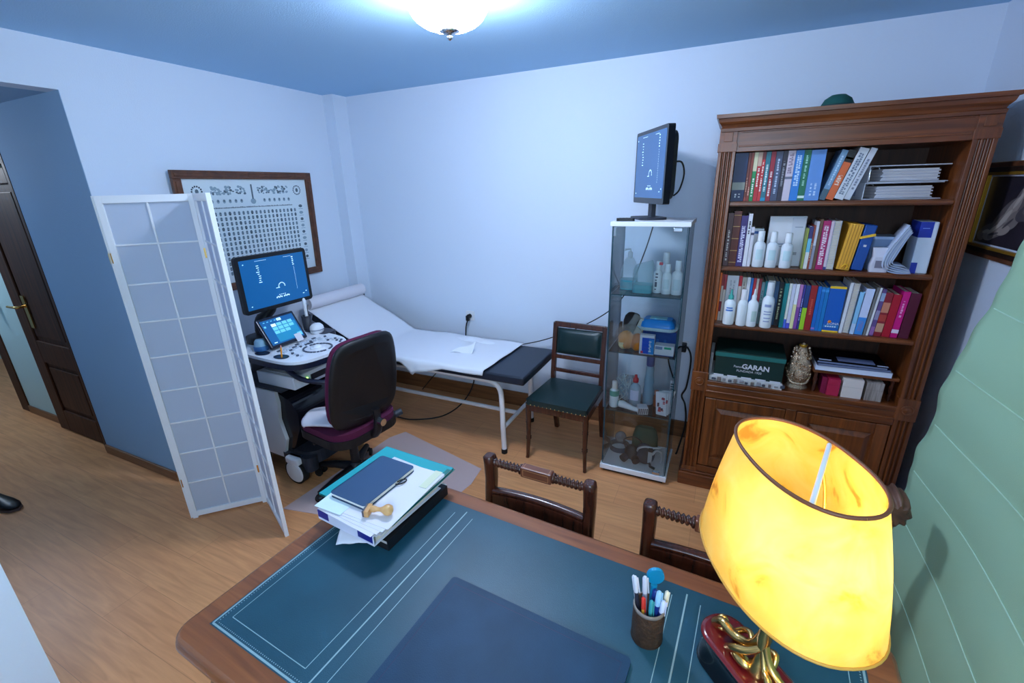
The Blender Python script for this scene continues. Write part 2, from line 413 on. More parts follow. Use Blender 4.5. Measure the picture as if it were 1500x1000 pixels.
# ================================================================ FOLDING SCREEN
def folding_screen():
    t = thing('folding_screen', 'white three-panel folding screen with paper panes, standing by the left wall', 'room divider', (-2.425, 1.447, 0))
    SHOJI = translucent('shoji_paper', (214, 222, 236), 0.35)
    HG = 1.835; pts = [(-2.044, 1.277), (-2.425, 1.447), (-2.706, 1.157), (-3.08, 1.315)]
    base = Vector((-2.425, 1.447, 0))
    for i in range(3):
        a = Vector((*pts[i], 0)); b = Vector((*pts[i + 1], 0)); L = (b - a).length - .006
        ang = math.atan2(b.y - a.y, b.x - a.x)
        m = MB(); st = .026; th = .02
        m.b2((0, -th/2, 0), (st, th/2, HG), WHITE).b2((L - st, -th/2, 0), (L, th/2, HG), WHITE)
        m.b2((st, -th/2, .012), (L - st, th/2, .045), WHITE).b2((st, -th/2, HG - .035), (L - st, th/2, HG), WHITE)
        z0, z1 = .045, HG - .035
        for k in range(1, 9):
            z = z0 + (z1 - z0) * k / 9; m.b2((st, -.008, z - .004), (L - st, .006, z + .004), WHITE)
        m.b2((L/2 - .004, -.008, z0), (L/2 + .004, .006, z1), WHITE)
        pn = m.build('panel', t, bev=.0012)
        pn.location = a - base + (b - a).normalized() * .003; pn.rotation_euler = (0, 0, ang)
        MB().b2((st, -.0016, z0), (L - st, -.0004, z1), SHOJI).build('paper', pn)
        if i > 0:
            for z in (.22, 1.52):
                s = 1 if i == 1 else -1
                MB().b2((-.012, -.012, z), (.012, -.0105, z + .05), BRASS).b2((-.012, .0105, z), (.012, .012, z + .05), BRASS).cyl((-.004, 0, z), (-.004, 0, z + .05), .005, BRASS, n=8).build('hinge', pn)
folding_screen()
# ================================================================ ULTRASOUND MACHINE (faces +X)
SCRBLUE = mat('ultrasound_screen_glow', (10, 76, 128), 0.3, emit=SCR_E)
SCRMARK = mat('screen_white_marks', (190, 225, 245), 0.4, emit=SCR_E * 1.2)
SCRCYAN = mat('screen_cyan_tiles', (96, 176, 206), 0.4, emit=SCR_E)
SCRTEAL = mat('screen_teal_panel', (22, 112, 150), 0.4, emit=SCR_E)
NAVYPL = mat('navy_black_plastic', (24, 28, 46), 0.3)
def screen_marks(m, O, U, V, N, W, H):
    """the scan interface: text columns, a small arc, corner marks; O is the middle of the screen"""
    rn = random.Random(3)
    def q(u, v, du, dv): 
        c = O + U * (u * W) + V * (v * H) + N * .0012
        m.add([c - U * du / 2 * W - V * dv / 2 * H, c + U * du / 2 * W - V * dv / 2 * H, c + U * du / 2 * W + V * dv / 2 * H, c - U * du / 2 * W + V * dv / 2 * H], [(0, 1, 2, 3)], SCRMARK)
    for k in range(9):
        q(-.26 + rn.random() * .02, .36 - k * .042, .018 + rn.random() * .035, .013)
    for k in range(8): q(-.27 + k * .022, .455, .014, .008)
    for k in range(7): q(.17 + k * .018, .455, .012, .008)
    for k in range(5): q(.30 + rn.random() * .008, .43 - k * .04, .02 + rn.random() * .012, .018)
    for k in range(15): q(.305 + .004 * (k % 2), .22 - k * .034, .004, .020)
    for k in range(9):
        a = PI * (k / 8); q(.06 + .05 * math.cos(a), -.14 + .075 * math.sin(a), .014, .018)
    for k in range(6): q(-.03 + k * .01, -.16, .012, .01)
    for k in range(11):
        if k != 5: q(-.05 + k * .02, -.36 + .012 * (k % 2), .014, .03)
    for k in range(4): q(.0 + k * .03, -.31, .02, .01)
    q(-.45, .42, .016, .02); q(-.44, -.43, .02, .015); q(.40, -.40, .03, .014); q(.45, -.36, .018, .018)

def ultrasound():
    t = thing('ultrasound_machine', 'white and black wheeled ultrasound machine with two lit blue screens by the left wall', 'ultrasound machine', (-2.6, 1.93, 0))
    O = Vector((-2.6, 1.93, 0))
    def L(x, y, z): return (x + 2.6, y - 1.93, z)
    # wheeled base
    b = MB(); b.prism(rrect(.62, .46, .10, cx=.02), .13, .22, CHAR)
    for sy in (-1, 1): b.prism(rrect(.26, .09, .04, cx=.20, cy=sy * .22), .10, .20, CHAR)
    b.build('base', t, bev=.02, seg=3)
    for (x, y) in ((.20, -.265), (.20, .265), (-.22, -.22), (-.22, .22)):
        c = MB(); s = -1 if y < 0 else 1
        c.cyl((x, y - .02, .09), (x, y + .02, .09), .088, RUBBER, n=28).build('caster', t, bev=.006)
        w = c; w2 = MB(); w2.cyl((x, y + s * .0205, .09), (x, y + s * .028, .09), .076, WPLAST, r1=.066, n=28)
        w2.build('wheel_disc', t.children[-1])
        MB().b2((x - .06, y - .03, .15), (x + .06, y + .03, .20), WPLAST).build('caster_fork', t.children[-1], bev=.012)
    # body: white side shells, black curved front
    prof = [(-.36, .18), (.09, .16), (.14, .30), (.11, .44), (.13, .56), (.12, .64), (-.36, .64)]
    T = RX(PI / 2)
    def side(y): 
        m = MB(); m.prism(prof, -y - .01, -y + .01, WPLAST, T); return m
    m = MB(); m.prism(prof, -.257, -.233, WPLAST, T); m.build('side_panel', t, bev=.006)
    m = MB(); m.prism(prof, .233, .257, WPLAST, T)
    m.text('SAMSUNG', .05, paint(70, 74, 84), TF((-.16, -.2585, .50), RX(PI / 2)))
    m.build('side_panel', t, bev=.006)
    front = [(.0, .16), (.12, .16), (.19, .26), (.26, .40), (.27, .50), (.22, .58), (.12, .62), (.0, .62)]
    m = MB(); m.prism(front, -.23, .23, BLKGLOSS, T); m.build('front_bumper', t, bev=.03, seg=4)
    m = MB(); m.b2((-.34, -.235, .2), (.08, .235, .63), CHAR); m.b2((-.34, -.22, .63), (-.10, .22, .66), CHAR); m.build('body', t, bev=.01)
    MB().b2((-.36, -.25, .64), (.18, .25, .655), CHAR).build('shelf', t, bev=.004)
    # column
    m = MB(); m.prism(rrect(.2, .22, .06, cx=-.22), .65, .86, BLACK); m.build('column', t, bev=.01)
    # console
    out = [(-.28, -.27), (.20, -.30), (.36, -.285), (.43, -.22), (.46, -.10), (.46, .0), (.43, .09), (.36, .17), (.20, .23), (-.28, .27)]
    pts = [(p.x, p.y) for p in smooth_path([(x, y, 0) for x, y in out], 4)]
    m = MB(); m.prism(pts, .835, .868, NAVYPL); m.prism([(x * .985, y * .985) for x, y in pts], .868, .886, WPLAST)
    con = m.build('console', t, bev=.006)
    k = MB(); KEY = paint(70, 78, 96); LK = paint(196, 204, 216)
    cx, cy = .31, -.03
    kr = MB()
    for q in range(26):
        a = 2 * PI * q / 26
        if q % 13 not in (0,): kr.box((cx + .085 * math.cos(a), cy + .085 * math.sin(a), .889), (.010, .017, .006), KEY, RZ(a))
    kr.build('key_ring', con)
    for (x, y) in ((.20, .10), (.22, .125), (.245, .14), (.27, .155), (.30, .155), (.33, .15), (.25, .11), (.28, .125), (.31, .13), (.35, .12),
                   (.20, -.12), (.22, -.15), (.25, -.17), (.28, -.18), (.31, -.185), (.34, -.18), (.19, -.06), (.19, -.02), (.19, .03), (.16, .06), (.16, .12), (.17, .16)):
        k.cyl((x, y, .884), (x, y, .894), .0085, KEY if (x * 100) % 2 > .5 else LK, n=10)
    k.build('control_keys', con); k = MB()
    for i in range(3):
        for j in range(7): k.box((.13 + i * .028, -.17 + j * .045, .889), (.016, .026, .006), LK if (i + j) % 3 else KEY)
    k.build('key_pad', con)
    MB().lathe([(.044, .886), (.046, .894), (.034, .894), (.033, .890), (.030, .900), (.016, .908), (.002, .910)], (cx, cy, 0), WPLAST, 24).build('trackball', con)
    for (x, y) in ((.23, -.235), (.06, -.235)):
        MB().lathe([(.034, .887), (.036, .889), (.028, .889), (.026, .888)], (x, y, 0), NAVYPL, 20, sx=1.5).build('probe_holder', con)
    hp = smooth_path([(.24, -.24, .83), (.36, -.23, .76), (.50, -.16, .735), (.53, -.03, .735), (.50, .08, .75), (.40, .19, .79), (.30, .2, .83)], 5)
    MB().tube(hp, .016, NAVYPL, 10).build('handle', t)
    # side storage cups on the far side
    m = MB(); m.prism(rrect(.22, .12, .04, cx=.02, cy=.255), .85, .89, NAVYPL); m.build('probe_rack', t, bev=.006)
    MB().lathe([(.030, .87), (.034, .99), (.030, .99), (.026, .89)], (-.09, .25, 0), CHAR, 16).build('probe_cup', t)
    # touch panel
    tp = MB(); O2 = Vector((.035, -.055, .985)); R = RY(math.radians(34))
    U = Vector((0, 1, 0)); V = R @ Vector((-0, 0, 1)); R2 = RY(math.radians(-32)); V = R2 @ Vector((0, 0, 1)); N = R2 @ Vector((1, 0, 0))
    tp.box(O2, (.024, .275, .205), NAVYPL, R2)
    o = tp.build('touch_panel', t, bev=.008, seg=3)
    s = MB(); W, H = .24, .17; cen = O2 + N * .0125
    def rect(m, u, v, w, h, mm, e=.0008):
        c = cen + U * u * W + V * v * H + N * e
        m.add([c - U * w/2*W - V * h/2*H, c + U * w/2*W - V * h/2*H, c + U * w/2*W + V * h/2*H, c - U * w/2*W + V * h/2*H], [(0, 1, 2, 3)], mm)
    rect(s, 0, 0, 1, 1, SCRBLUE, .0003); rect(s, .1, -.12, .72, .66, SCRTEAL, .0006)
    for i in range(4):
        for j in range(3):
            if (i, j) in ((3, 2),): continue
            rect(s, -.18 + i * .165, .24 - j * .15, .14, .12, SCRMARK if (i, j) in ((0, 0), (2, 0)) and j == 0 and i == 0 else SCRCYAN, .0009)
    rect(s, .05, .42, .13, .1, SCRMARK, .0009)
    for i in range(5): rect(s, -.4 + i * .11, .42, .05, .03, SCRCYAN, .0009)
    rect(s, -.43, .25, .06, .07, SCRCYAN, .0009); rect(s, .40, -.36, .15, .14, SCRCYAN, .0009); rect(s, -.38, -.42, .09, .03, SCRMARK, .0009)
    s.build('screen', o)
    st = MB(); st.box((-.06, -.055, .93), (.05, .10, .16), CHAR, RY(-.3)); st.build('panel_mount', t, bev=.01)
    # monitor arm and monitor
    a = MB(); a.prism(rrect(.17, .26, .07, cx=-.17, cy=-.02), .86, .93, BLACK)
    a.tube([(-.18, -.02, .9), (-.2, -.02, 1.0), (-.17, .03, 1.07), (-.135, .07, 1.14)], [.05, .045, .035, .03], BLACK, 12, sm=5)
    a.build('monitor_arm', t, bev=.01)
    m = MB(); Om = Vector((-.105, .075, 1.28))
    m.prism(rrect(.525, .365, .022), -.014, .012, BLACK, TF(Om, FACE_X))
    mo = m.build('monitor', t, bev=.004)
    s = MB(); s.prism(rrect(.475, .315, .004), .012, .0135, SCRBLUE, TF(Om, FACE_X))
    screen_marks(s, Om + Vector((.0135, 0, 0)), Vector((0, 1, 0)), Vector((0, 0, 1)), Vector((1, 0, 0)), .475, .315)
    s.build('screen', mo)
    MB().prism(rrect(.4, .2, .03), -.04, -.014, BLACK, TF(Om, FACE_X)).build('monitor_back', mo, bev=.01)
ultrasound()

# things lying on the ultrasound machine
t = thing('ultrasound_probe', 'slim upright white ultrasound probe standing in the cup behind the touch screen', 'probe', (-2.685, 2.18, .875))
MB().lathe([(.010, 0), (.015, .02), (.016, .06), (.012, .085), (.0105, .16), (.012, .20), (.013, .225), (.008, .24), (.002, .244)], (0, 0, 0), WPLAST, 14).build('probe_body', t)
MB().tube([(0, 0, .005), (.0, .05, .03), (.03, .09, -.1), (.03, .09, -.3)], .004, WPLAST, 8, sm=5).build('probe_cable', t)
t = thing('ultrasound_probe', 'fat rounded white ultrasound probe lying in the rack right of the touch screen', 'probe', (-2.555, 2.14, .887))
MB().lathe([(.034, 0), (.041, .01), (.044, .03), (.040, .05), (.026, .066), (.004, .072)], (0, 0, 0), WPLAST, 20, sy=1.15).build('probe_head', t)
MB().lathe([(.0445, .024), (.0452, .027), (.0445, .030)], (0, 0, 0), paint(120, 130, 150), 20, sy=1.15, cap=False).build('seam_ring', t)
t = thing('gel_pot', 'pale blue translucent gel pot on the near corner of the ultrasound console', 'pot', (-2.60, 1.735, .886))
MB().lathe([(.038, 0), (.041, .01), (.041, .035), (.036, .042), (.034, .06), (.026, .072), (.004, .074)], (0, 0, 0), film('pale_blue_plastic', (150, 196, 226), .85), 20).build('pot_body', t)
MB().lathe([(.0415, .001), (.0425, .004), (.0425, .03), (.0415, .034)], (0, 0, 0), paint(60, 116, 176), 20, cap=False).build('gel_band', t)
t = thing('pencil', 'short orange pencil standing in the console probe holder', 'pencil', (-2.36, 1.69, .888))
MB().cyl((0, 0, 0), (.004, .004, .062), .0045, paint(236, 150, 40), n=8).build('shaft', t)
MB().cyl((.004, .004, .062), (.0047, .0047, .075), .004, paint(226, 150, 140), r1=.0025, n=8).build('eraser', t)
t = thing('paper_note', 'small white paper note stuck on the touch screen corner', 'note', (-2.503, 1.945, .922))
MB().box((0, 0, 0), (.001, .05, .055), WPAPER, RY(math.radians(-32))).build('sheet', t)
t = thing('thermal_printer', 'flat white printer with a green light on the shelf under the ultrasound console', 'printer', (-2.50, 1.87, .655))
MB().b2((-.18, -.15, 0), (.16, .15, .085), WPLAST).build('case', t, bev=.006)
MB().b2((-.15, -.12, .085), (.12, .12, .088), paint(196, 200, 208)).build('lid', t, bev=.002)
MB().sph((.162, -.05, .045), .006, mat('green_indicator_light', (150, 255, 90), .3, emit=6), 8, 6).build('indicator_light', t)
MB().b2((.160, -.02, .02), (.1605, .12, .06), CHAR).build('paper_slot', t)

# ================================================================ OFFICE CHAIR
def office_chair():
    t = thing('office_chair', 'office swivel chair with purple seat and black shell backrest, pulled up to the ultrasound machine', 'office chair', (-2.06, 1.85, 0), math.radians(172))
    PURP = mat('purple_seat_fabric', (84, 14, 54), 0.9, bump=.3, bscale=500)
    SHELL = mat('black_chair_shell', (16, 16, 20), 0.5, bump=.05, bscale=300)
    # chair looks along its own +x
    m = MB()
    for k in range(5):
        a = k * 2 * PI / 5 + .35
        m.tube([(0, 0, .10), (.15 * math.cos(a), .15 * math.sin(a), .095), (.29 * math.cos(a), .29 * math.sin(a), .075)], [.034, .026, .018], BLACK, 10)
    m.lathe([(.05, .06), (.055, .09), (.045, .125), (.03, .14)], (0, 0, 0), BLACK, 20)
    base = m.build('star_base', t)
    for k in range(5):
        a = k * 2 * PI / 5 + .35; c, s = math.cos(a), math.sin(a)
        w = MB()
        for o in (-.018, .018):
            w.cyl((.29 * c - s * o - .01 * c, .29 * s + c * o - .01 * s, .028), (.29 * c - s * (o + .014 * (1 if o > 0 else -1)) - .01 * c, .29 * s + c * (o + .014 * (1 if o > 0 else -1)) - .01 * s, .028), .027, RUBBER, n=16)
        w.cyl((.29 * c, .29 * s, .03), (.29 * c, .29 * s, .08), .010, BLACK, n=8)
        w.sph((.29 * c, .29 * s, .045), (.024, .024, .016), BLACK, 10, 6)
        w.build('caster', base)
    g = MB(); g.cyl((0, 0, .12), (0, 0, .30), .028, BLACK); g.cyl((0, 0, .28), (0, 0, .40), .018, CHROME); g.build('gas_column', t)
    g = MB(); g.b2((-.14, -.10, .385), (.10, .10, .42), BLACK)
    g.tube([(-.12, 0, .40), (-.22, 0, .41), (-.275, 0, .47), (-.28, 0, .60)], [.035, .03, .028, .024], BLACK, 10, sm=5)
    g.build('tilt_mechanism', t, bev=.008)
    lv = MB(); lv.tube([(-.10, -.05, .40), (-.14, -.14, .40), (-.16, -.2, .42)], .010, BLACK, 8, sm=4); lv.cyl((-.155, -.18, .415), (-.19, -.27, .435), .022, CHAR, n=12); lv.build('lever', t, bev=.004)
    lv = MB(); lv.tube([(0, .05, .40), (.02, .2, .40), (.02, .25, .39)], .008, BLACK, 8); lv.build('lever', t)
    kn = MB(); kn.cyl((-.30, 0, .52), (-.335, 0, .52), .022, CHROME, n=12); kn.build('knob', t)
    # seat
    s = MB(); s.prism(rrect(.478, .488, .13, 8), .395, .448, SHELL); s.build('seat_pan', t, bev=.018, seg=3)
    s = MB(); s.prism(rrect(.465, .475, .13, 8), .445, .487, PURP); s.build('seat', t, bev=.018, seg=4)
    # backrest: rounded tapered plate, tilted back, dished
    def back(w, h, thk, off, mm, name, bev):
        outl = smooth_path([(-.17, -.26, 0), (-.235, -.20, 0), (-.245, -.02, 0), (-.22, .17, 0), (-.16, .255, 0), (0, .27, 0), (.16, .255, 0), (.22, .17, 0), (.245, -.02, 0), (.235, -.20, 0), (.17, -.26, 0), (0, -.275, 0)], 4)
        R = RY(math.radians(-9)); c = Vector((-.225, 0, .775))
        rings = []
        for k, (sc, dx) in enumerate(((.80, -thk), (.93, -thk * .8), (1.0, -thk * .25), (1.0, thk * .3), (.95, thk * .7), (.85, thk * .95))):
            ring = []
            for p in outl:
                y, z = p.x * w * sc, p.y * h * sc * 1.04
                bend = -.05 * 0 + .5 * (p.x * w) ** 2 + .12 * (p.y * h) ** 2
                ring.append(c + R @ Vector((off + dx + bend, y, z)))
            rings.append(ring)
        m = MB(); m.loft(rings, mm, True); return m.build(name, t)
    back(1.0, 1.0, .022, -.022, SHELL, 'backrest_shell', 0)
    back(.97, .97, .030, .018, PURP, 'backrest_cushion', 0)
office_chair()
t = thing('folded_cloth', 'white folded cloth lying on the purple office chair seat', 'cloth', (-2.11, 1.755, .500))
m = MB()
def cl(u, v):
    x = (u - .5) * .36; y = (v - .5) * .34; r = (abs(u - .5) ** 3 + abs(v - .5) ** 3)
    k = 1 - .35 * min(1, r * 4)
    return (x * k, y * k, .022 + .010 * math.sin(u * 5 + v * 3) - .09 * r)
m.grid(cl, 14, 14, WPAPER); m.build('cloth_layer', t, rz=.5, solid=.012)

# ================================================================ EXAMINATION COUCH
def couch():
    t = thing('examination_couch', 'exam couch with white tube frame and dark vinyl foot end along the back wall', 'couch', (-2.0, 2.75, 0))
    VIN = mat('dark_blue_vinyl', (26, 34, 48), 0.4, bump=.05, bscale=400)
    TUBE = mat('white_enamel_tube', (232, 228, 232), 0.35)
    X0, X1, XH, XE = -1.0, .64, -.42, -1.02     # head end, front leg, hinge, head end of the raised section
    f = MB(); Y0, Y1 = -.235, .27
    for y in (Y0, Y1):
        f.tube([(-.95, y, .56), (.56, y, .56)], .018, TUBE, 12)
    f.tube([(.5, Y0, .565), (.5, Y1, .565)], .016, TUBE, 10); f.tube([(-.9, Y0, .565), (-.9, Y1, .565)], .016, TUBE, 10)
    fo = f.build('frame', t)
    for x, s in ((.70, 1), (-.92, -1)):
        for y in (Y0, Y1):
            l = MB(); l.tube(smooth_path([(x - s * .17, y, .56), (x - s * .07, y, .553), (x - s * .015, y, .51), (x, y, .42), (x + s * .004, y, .2), (x + s * .008, y, .03)], 5), .0185, TUBE, 12)
            lo = l.build('leg', t)
            MB().cyl((x + s * .008, y, 0), (x + s * .008, y, .035), .022, RUBBER, n=12).build('rubber_foot', lo)
    st = MB()
    st.tube([(.703, Y0, .20), (.703, Y1, .20)], .015, TUBE, 10); st.tube([(-.922, Y0, .20), (-.922, Y1, .20)], .015, TUBE, 10)
    st.tube([(-.92, .02, .20), (.703, .02, .20)], .016, TUBE, 10); st.build('stretcher', t)
    m = MB(); m.b2((XH + .01, -.30, .585), (.90, .30, .645), VIN); m.build('seat_pad', t, bev=.014, seg=3)
    a = math.atan2(.27, .56); R = RY(a)
    m = MB(); m.box(Vector((XH, 0, .615)) + R @ Vector((-.305, 0, 0)), (.60, .60, .06), VIN, R); m.build('head_pad', t, bev=.014, seg=3)
    for y in (-.2, .2): m = MB(); m.tube([(-.85, y, .56), (-.80, y, .76)], .011, TUBE, 8); m.build('head_support', t)
couch()
def couch_paper():
    t = thing('couch_paper', 'crumpled white paper sheet draped over the exam couch', 'paper sheet', (-2.0, 2.75, .615))
    PAP = mat('thin_exam_paper', (222, 224, 232), 0.8, spec=0.15)
    L0, L1 = -1.0, .62
    rn = random.Random(5)
    def fn(u, v):
        x = L0 + (L1 - L0) * u; y = -.309 + .62 * max(0, (v - .12) / .88)
        if x < -.42: z = .046 + (-.42 - x) * .482
        else: z = .040 + .006 * max(0, 1 - (x + .42) / .2)
        z += .004 * math.sin(u * 23 + v * 9) * math.sin(v * 7 + u * 4) + .003
        if x > -.3 and x < .35: z += .010 * max(0, math.sin((u + .3 * v) * 16)) * v
        # hanging near edge
        if v < .12 and x > -.42:
            k = (1 - v / .12)
            tri = max(0, 1 - abs(x - .09) / .19); tri2 = max(0, 1 - abs(x - .02) / .10)
            z -= k * (.034 + .085 * max(tri * .55, tri2)); y -= .004 + k * (.010 + .02 * tri)
        if u > .96: x += .03 * (v - .5)
        return (x, y, z)
    m = MB(); m.grid(fn, 90, 30, PAP); s = m.build('sheet', t, solid=.0012)
    m = MB()                                                        # raised crease and torn flap
    def fl(u, v): return (.20 + .17 * u, -.10 + .05 * u + .07 * v * u, .044 + .085 * v * u + .012 * math.sin(u * 6))
    m.grid(fl, 10, 6, PAP)
    def f3(u, v): return (.02 + .42 * u, .20 + .10 * v - .03 * u, .04 + .03 * math.sin(PI * v) * math.sin(PI * u))
    m.grid(f3, 12, 6, PAP); m.build('torn_flap', t, solid=.001)
couch_paper()
t = thing('paper_roll', 'white exam paper roll mounted across the head end of the couch', 'paper roll', (-2.985, 2.76, .984))
MB().cyl((0, -.31, 0), (0, .30, 0), .050, WPAPER, n=28).build('roll', t)
MB().cyl((0, -.33, 0), (0, .33, 0), .014, paint(150, 156, 170), n=12).build('core', t)
m = MB()
m.tube([(0, .318, 0), (.0, .318, -.06), (.03, .30, -.33), (.06, .29, -.37)], .008, CHAR, 8); m.build('holder', t); m = MB(); m.tube([(0, -.325, 0), (.0, -.325, -.06), (.03, -.30, -.33), (.06, -.25, -.37)], .008, CHAR, 8); m.build('holder', t)

# socket, plug and mains lead behind the couch
def socket(x, z, lab):
    t = thing('wall_socket', lab, 'socket', (x, BY, z))
    m = MB(); m.prism(rrect(.082, .082, .008), 0, .009, WPLAST, RX(PI / 2)); m.build('plate', t, bev=.002)
    m = MB(); m.lathe([(.021, .009), (.023, .011), (.019, .011), (.018, .0095)], (0, 0, 0), WPLAST, 20, R=RX(PI / 2)); m.build('socket_ring', t)
socket(-1.955, .78, 'white wall socket with a black plug above the exam couch')
socket(-.205, .72, 'white wall socket behind the glass cabinet, beside the bookcase')
t = thing('power_cable', 'black mains cable from the socket above the couch down to the floor', 'cable', (-1.955, BY - .012, .78))
MB().cyl((0, 0, 0), (0, -.03, 0), .019, BLACK, n=14).box((-.0, -.04, -.012), (.03, .022, .045), BLACK).build('plug', t, bev=.004)
MB().tube([(0, -.045, -.03), (-.02, -.05, -.12), (-.015, -.07, -.35), (.06, -.09, -.55), (.04, -.25, -.70), (-.05, -.45, -.762), (-.25, -.60, -.764), (-.45, -.62, -.764), (-.68, -.72, -.764)], .0055, CABLE, 8, sm=8).build('lead', t)

# floor mat under the chair
MATM = film('translucent_mat', (232, 212, 212), .46, .5)
o = MB().prism([(-.42, -.62), (.44, -.44), (.52, .05), (.50, .22), (-.30, .42), (-.36, .30)], .0005, .004, MATM).build('floor_mat', None, (-1.85, 2.05, 0))
tag(o, 'greyish see-through protective mat on the floor behind the office chair', 'mat')
# ================================================================ GREEN LEATHER CHAIR
def green_chair():
    t = thing('side_chair', 'wooden chair with dark green leather seat and back, between couch and glass cabinet', 'chair', (-.895, 2.72, 0), math.radians(-2))
    W = CHAIRWOOD
    for sx in (-1, 1):
        l = MB(); x = sx * .205
        l.tube([(x, -.19, .43), (x, -.19, .36), (x, -.19, .30), (x, -.192, .16), (x + sx * .006, -.198, .02), (x + sx * .008, -.20, 0)], [.019, .02, .018, .015, .012, .013], W, 12)
        for z in (.30, .285, .17, .155): l.lathe([(.013, -.008), (.021, 0), (.013, .008)], (x, -.191, z), W, 12)
        l.build('front_leg', t)
        l = MB(); x = sx * .185
        pts = [(x, .30, 0), (x, .25, .20), (x, .215, .42), (x, .225, .60), (x, .265, .885)]
        rings = []
        for p in smooth_path(pts, 5):
            rings.append([(p.x + a, p.y + b, p.z) for a, b in ((-.016, -.018), (.016, -.018), (.016, .018), (-.016, .018))])
        l.loft(rings, W, False); l.build('back_leg', t, bev=.004)
    r = MB(); r.b2((-.21, -.205, .375), (.21, -.18, .43), W).b2((-.19, .20, .375), (.19, .23, .43), W)
    for sx in (-1, 1): r.box((sx * .20, .01, .402), (.024, .42, .055), W, RZ(sx * .04))
    r.build('seat_rail', t, bev=.003)
    s = MB(); s.prism([(-.215, -.215), (.215, -.215), (.195, .205), (-.195, .205)], .425, .465, GREENLEATHER); s.build('seat', t, bev=.018, seg=4)
    for cz, dd, ww in (((0, .262, .872), (.38, .026, .04), -.14), ((0, .222, .635), (.36, .02, .028), -.1), ((0, .218, .53), (.36, .018, .028), -.06)): r = MB(); r.box(cz, dd, W, RX(ww)); r.build('back_rail', t, bev=.005)
    def pd(u, v): 
        a = (u - .5) * 2; b = (v - .5) * 2; e = (1 - a ** 6) * (1 - b ** 6)
        return (a * .165, .235 + .065 * 0 - .028 * e + .028 * v, .655 + .19 * v)
    b = MB(); b.grid(pd, 20, 14, GREENLEATHER); b.box((0, .252, .75), (.335, .014, .19), GREENLEATHER, RX(-.14)); b.build('back_pad', t)
    n = MB()
    for k in range(15): n.sph((-.205 + k * .0293, -.217, .43), .004, BRASS, 6, 4)
    n.build('nail_trim', t)
green_chair()

# ================================================================ GLASS DISPLAY CABINET
CX0, CX1, CY0, CY1 = -.605, -.180, 2.575, 2.945
SH = [.457, .855, 1.215]
def glass_cabinet():
    t = thing('glass_cabinet', 'tall narrow glass display cabinet with white base and top, left of the bookcase', 'display cabinet', (-.3925, 2.76, 0))
    w, dd = (CX1 - CX0) / 2, (CY1 - CY0) / 2
    MB().b2((-w, -dd, .022), (w, dd, .055), WHITE).build('base', t, bev=.002)
    MB().b2((-w + .02, -dd + .02, 0), (w - .02, dd - .02, .022), BLACK).build('plinth', t)
    MB().b2((-w, -dd, 1.605), (w, dd, 1.63), WHITE).build('top', t, bev=.002)
    z0, z1 = .056, 1.604; e = .0035
    def pane(name, lo, hi, ed):
        m = MB(); m.b2(lo, hi, GLASS)
        for a, b in ed: m.b2(a, b, GEDGE)
        return m.build(name, t)
    i = .012
    d = pane('door', (-w + i + .004, -dd + i, z0), (w - i - .004, -dd + i + .004, z1), [((-w + i + .003, -dd + i - .0005, z0), (-w + i + .0055, -dd + i + .0045, z1)), ((w - i - .0055, -dd + i - .0005, z0), (w - i - .003, -dd + i + .0045, z1))])
    for z in (z0 + .004, z1 - .024): MB().b2((w - i - .075, -dd + i - .008, z), (w - i - .03, -dd + i + .008, z + .02), CHROME).build('hinge', d, bev=.002)
    MB().b2((-w + i + .006, -dd + i - .006, z1 - .055), (-w + i + .02, -dd + i + .006, z1 - .004), CHROME).build('latch', d, bev=.002)
    pane('side_pane', (-w + i - .004, -dd + i + .006, z0), (-w + i, dd - i, z1), [((-w + i - .0045, -dd + i + .006, z0), (-w + i + .0005, -dd + i + .009, z1)), ((-w + i - .0045, dd - i - .003, z0), (-w + i + .0005, dd - i, z1))])
    pane('side_pane', (w - i, -dd + i + .006, z0), (w - i + .004, dd - i, z1), [((w - i - .0005, -dd + i + .006, z0), (w - i + .0045, -dd + i + .009, z1)), ((w - i - .0005, dd - i - .003, z0), (w - i + .0045, dd - i, z1))])
    pane('back_pane', (-w + i, dd - i, z0), (w - i, dd - i + .004, z1), [])
    for z in SH:
        m = MB(); m.b2((-w + .018, -dd + .022, z - .005), (w - .018, dd - .018, z), GLASS)
        m.b2((-w + .018, -dd + .0205, z - .005), (w - .018, -dd + .022, z), GEDGE); m.b2((-w + .0168, -dd + .022, z - .005), (-w + .018, dd - .018, z), GEDGE); m.b2((w - .018, -dd + .022, z - .005), (w - .0168, dd - .018, z), GEDGE)
        m.build('shelf', t)
glass_cabinet()

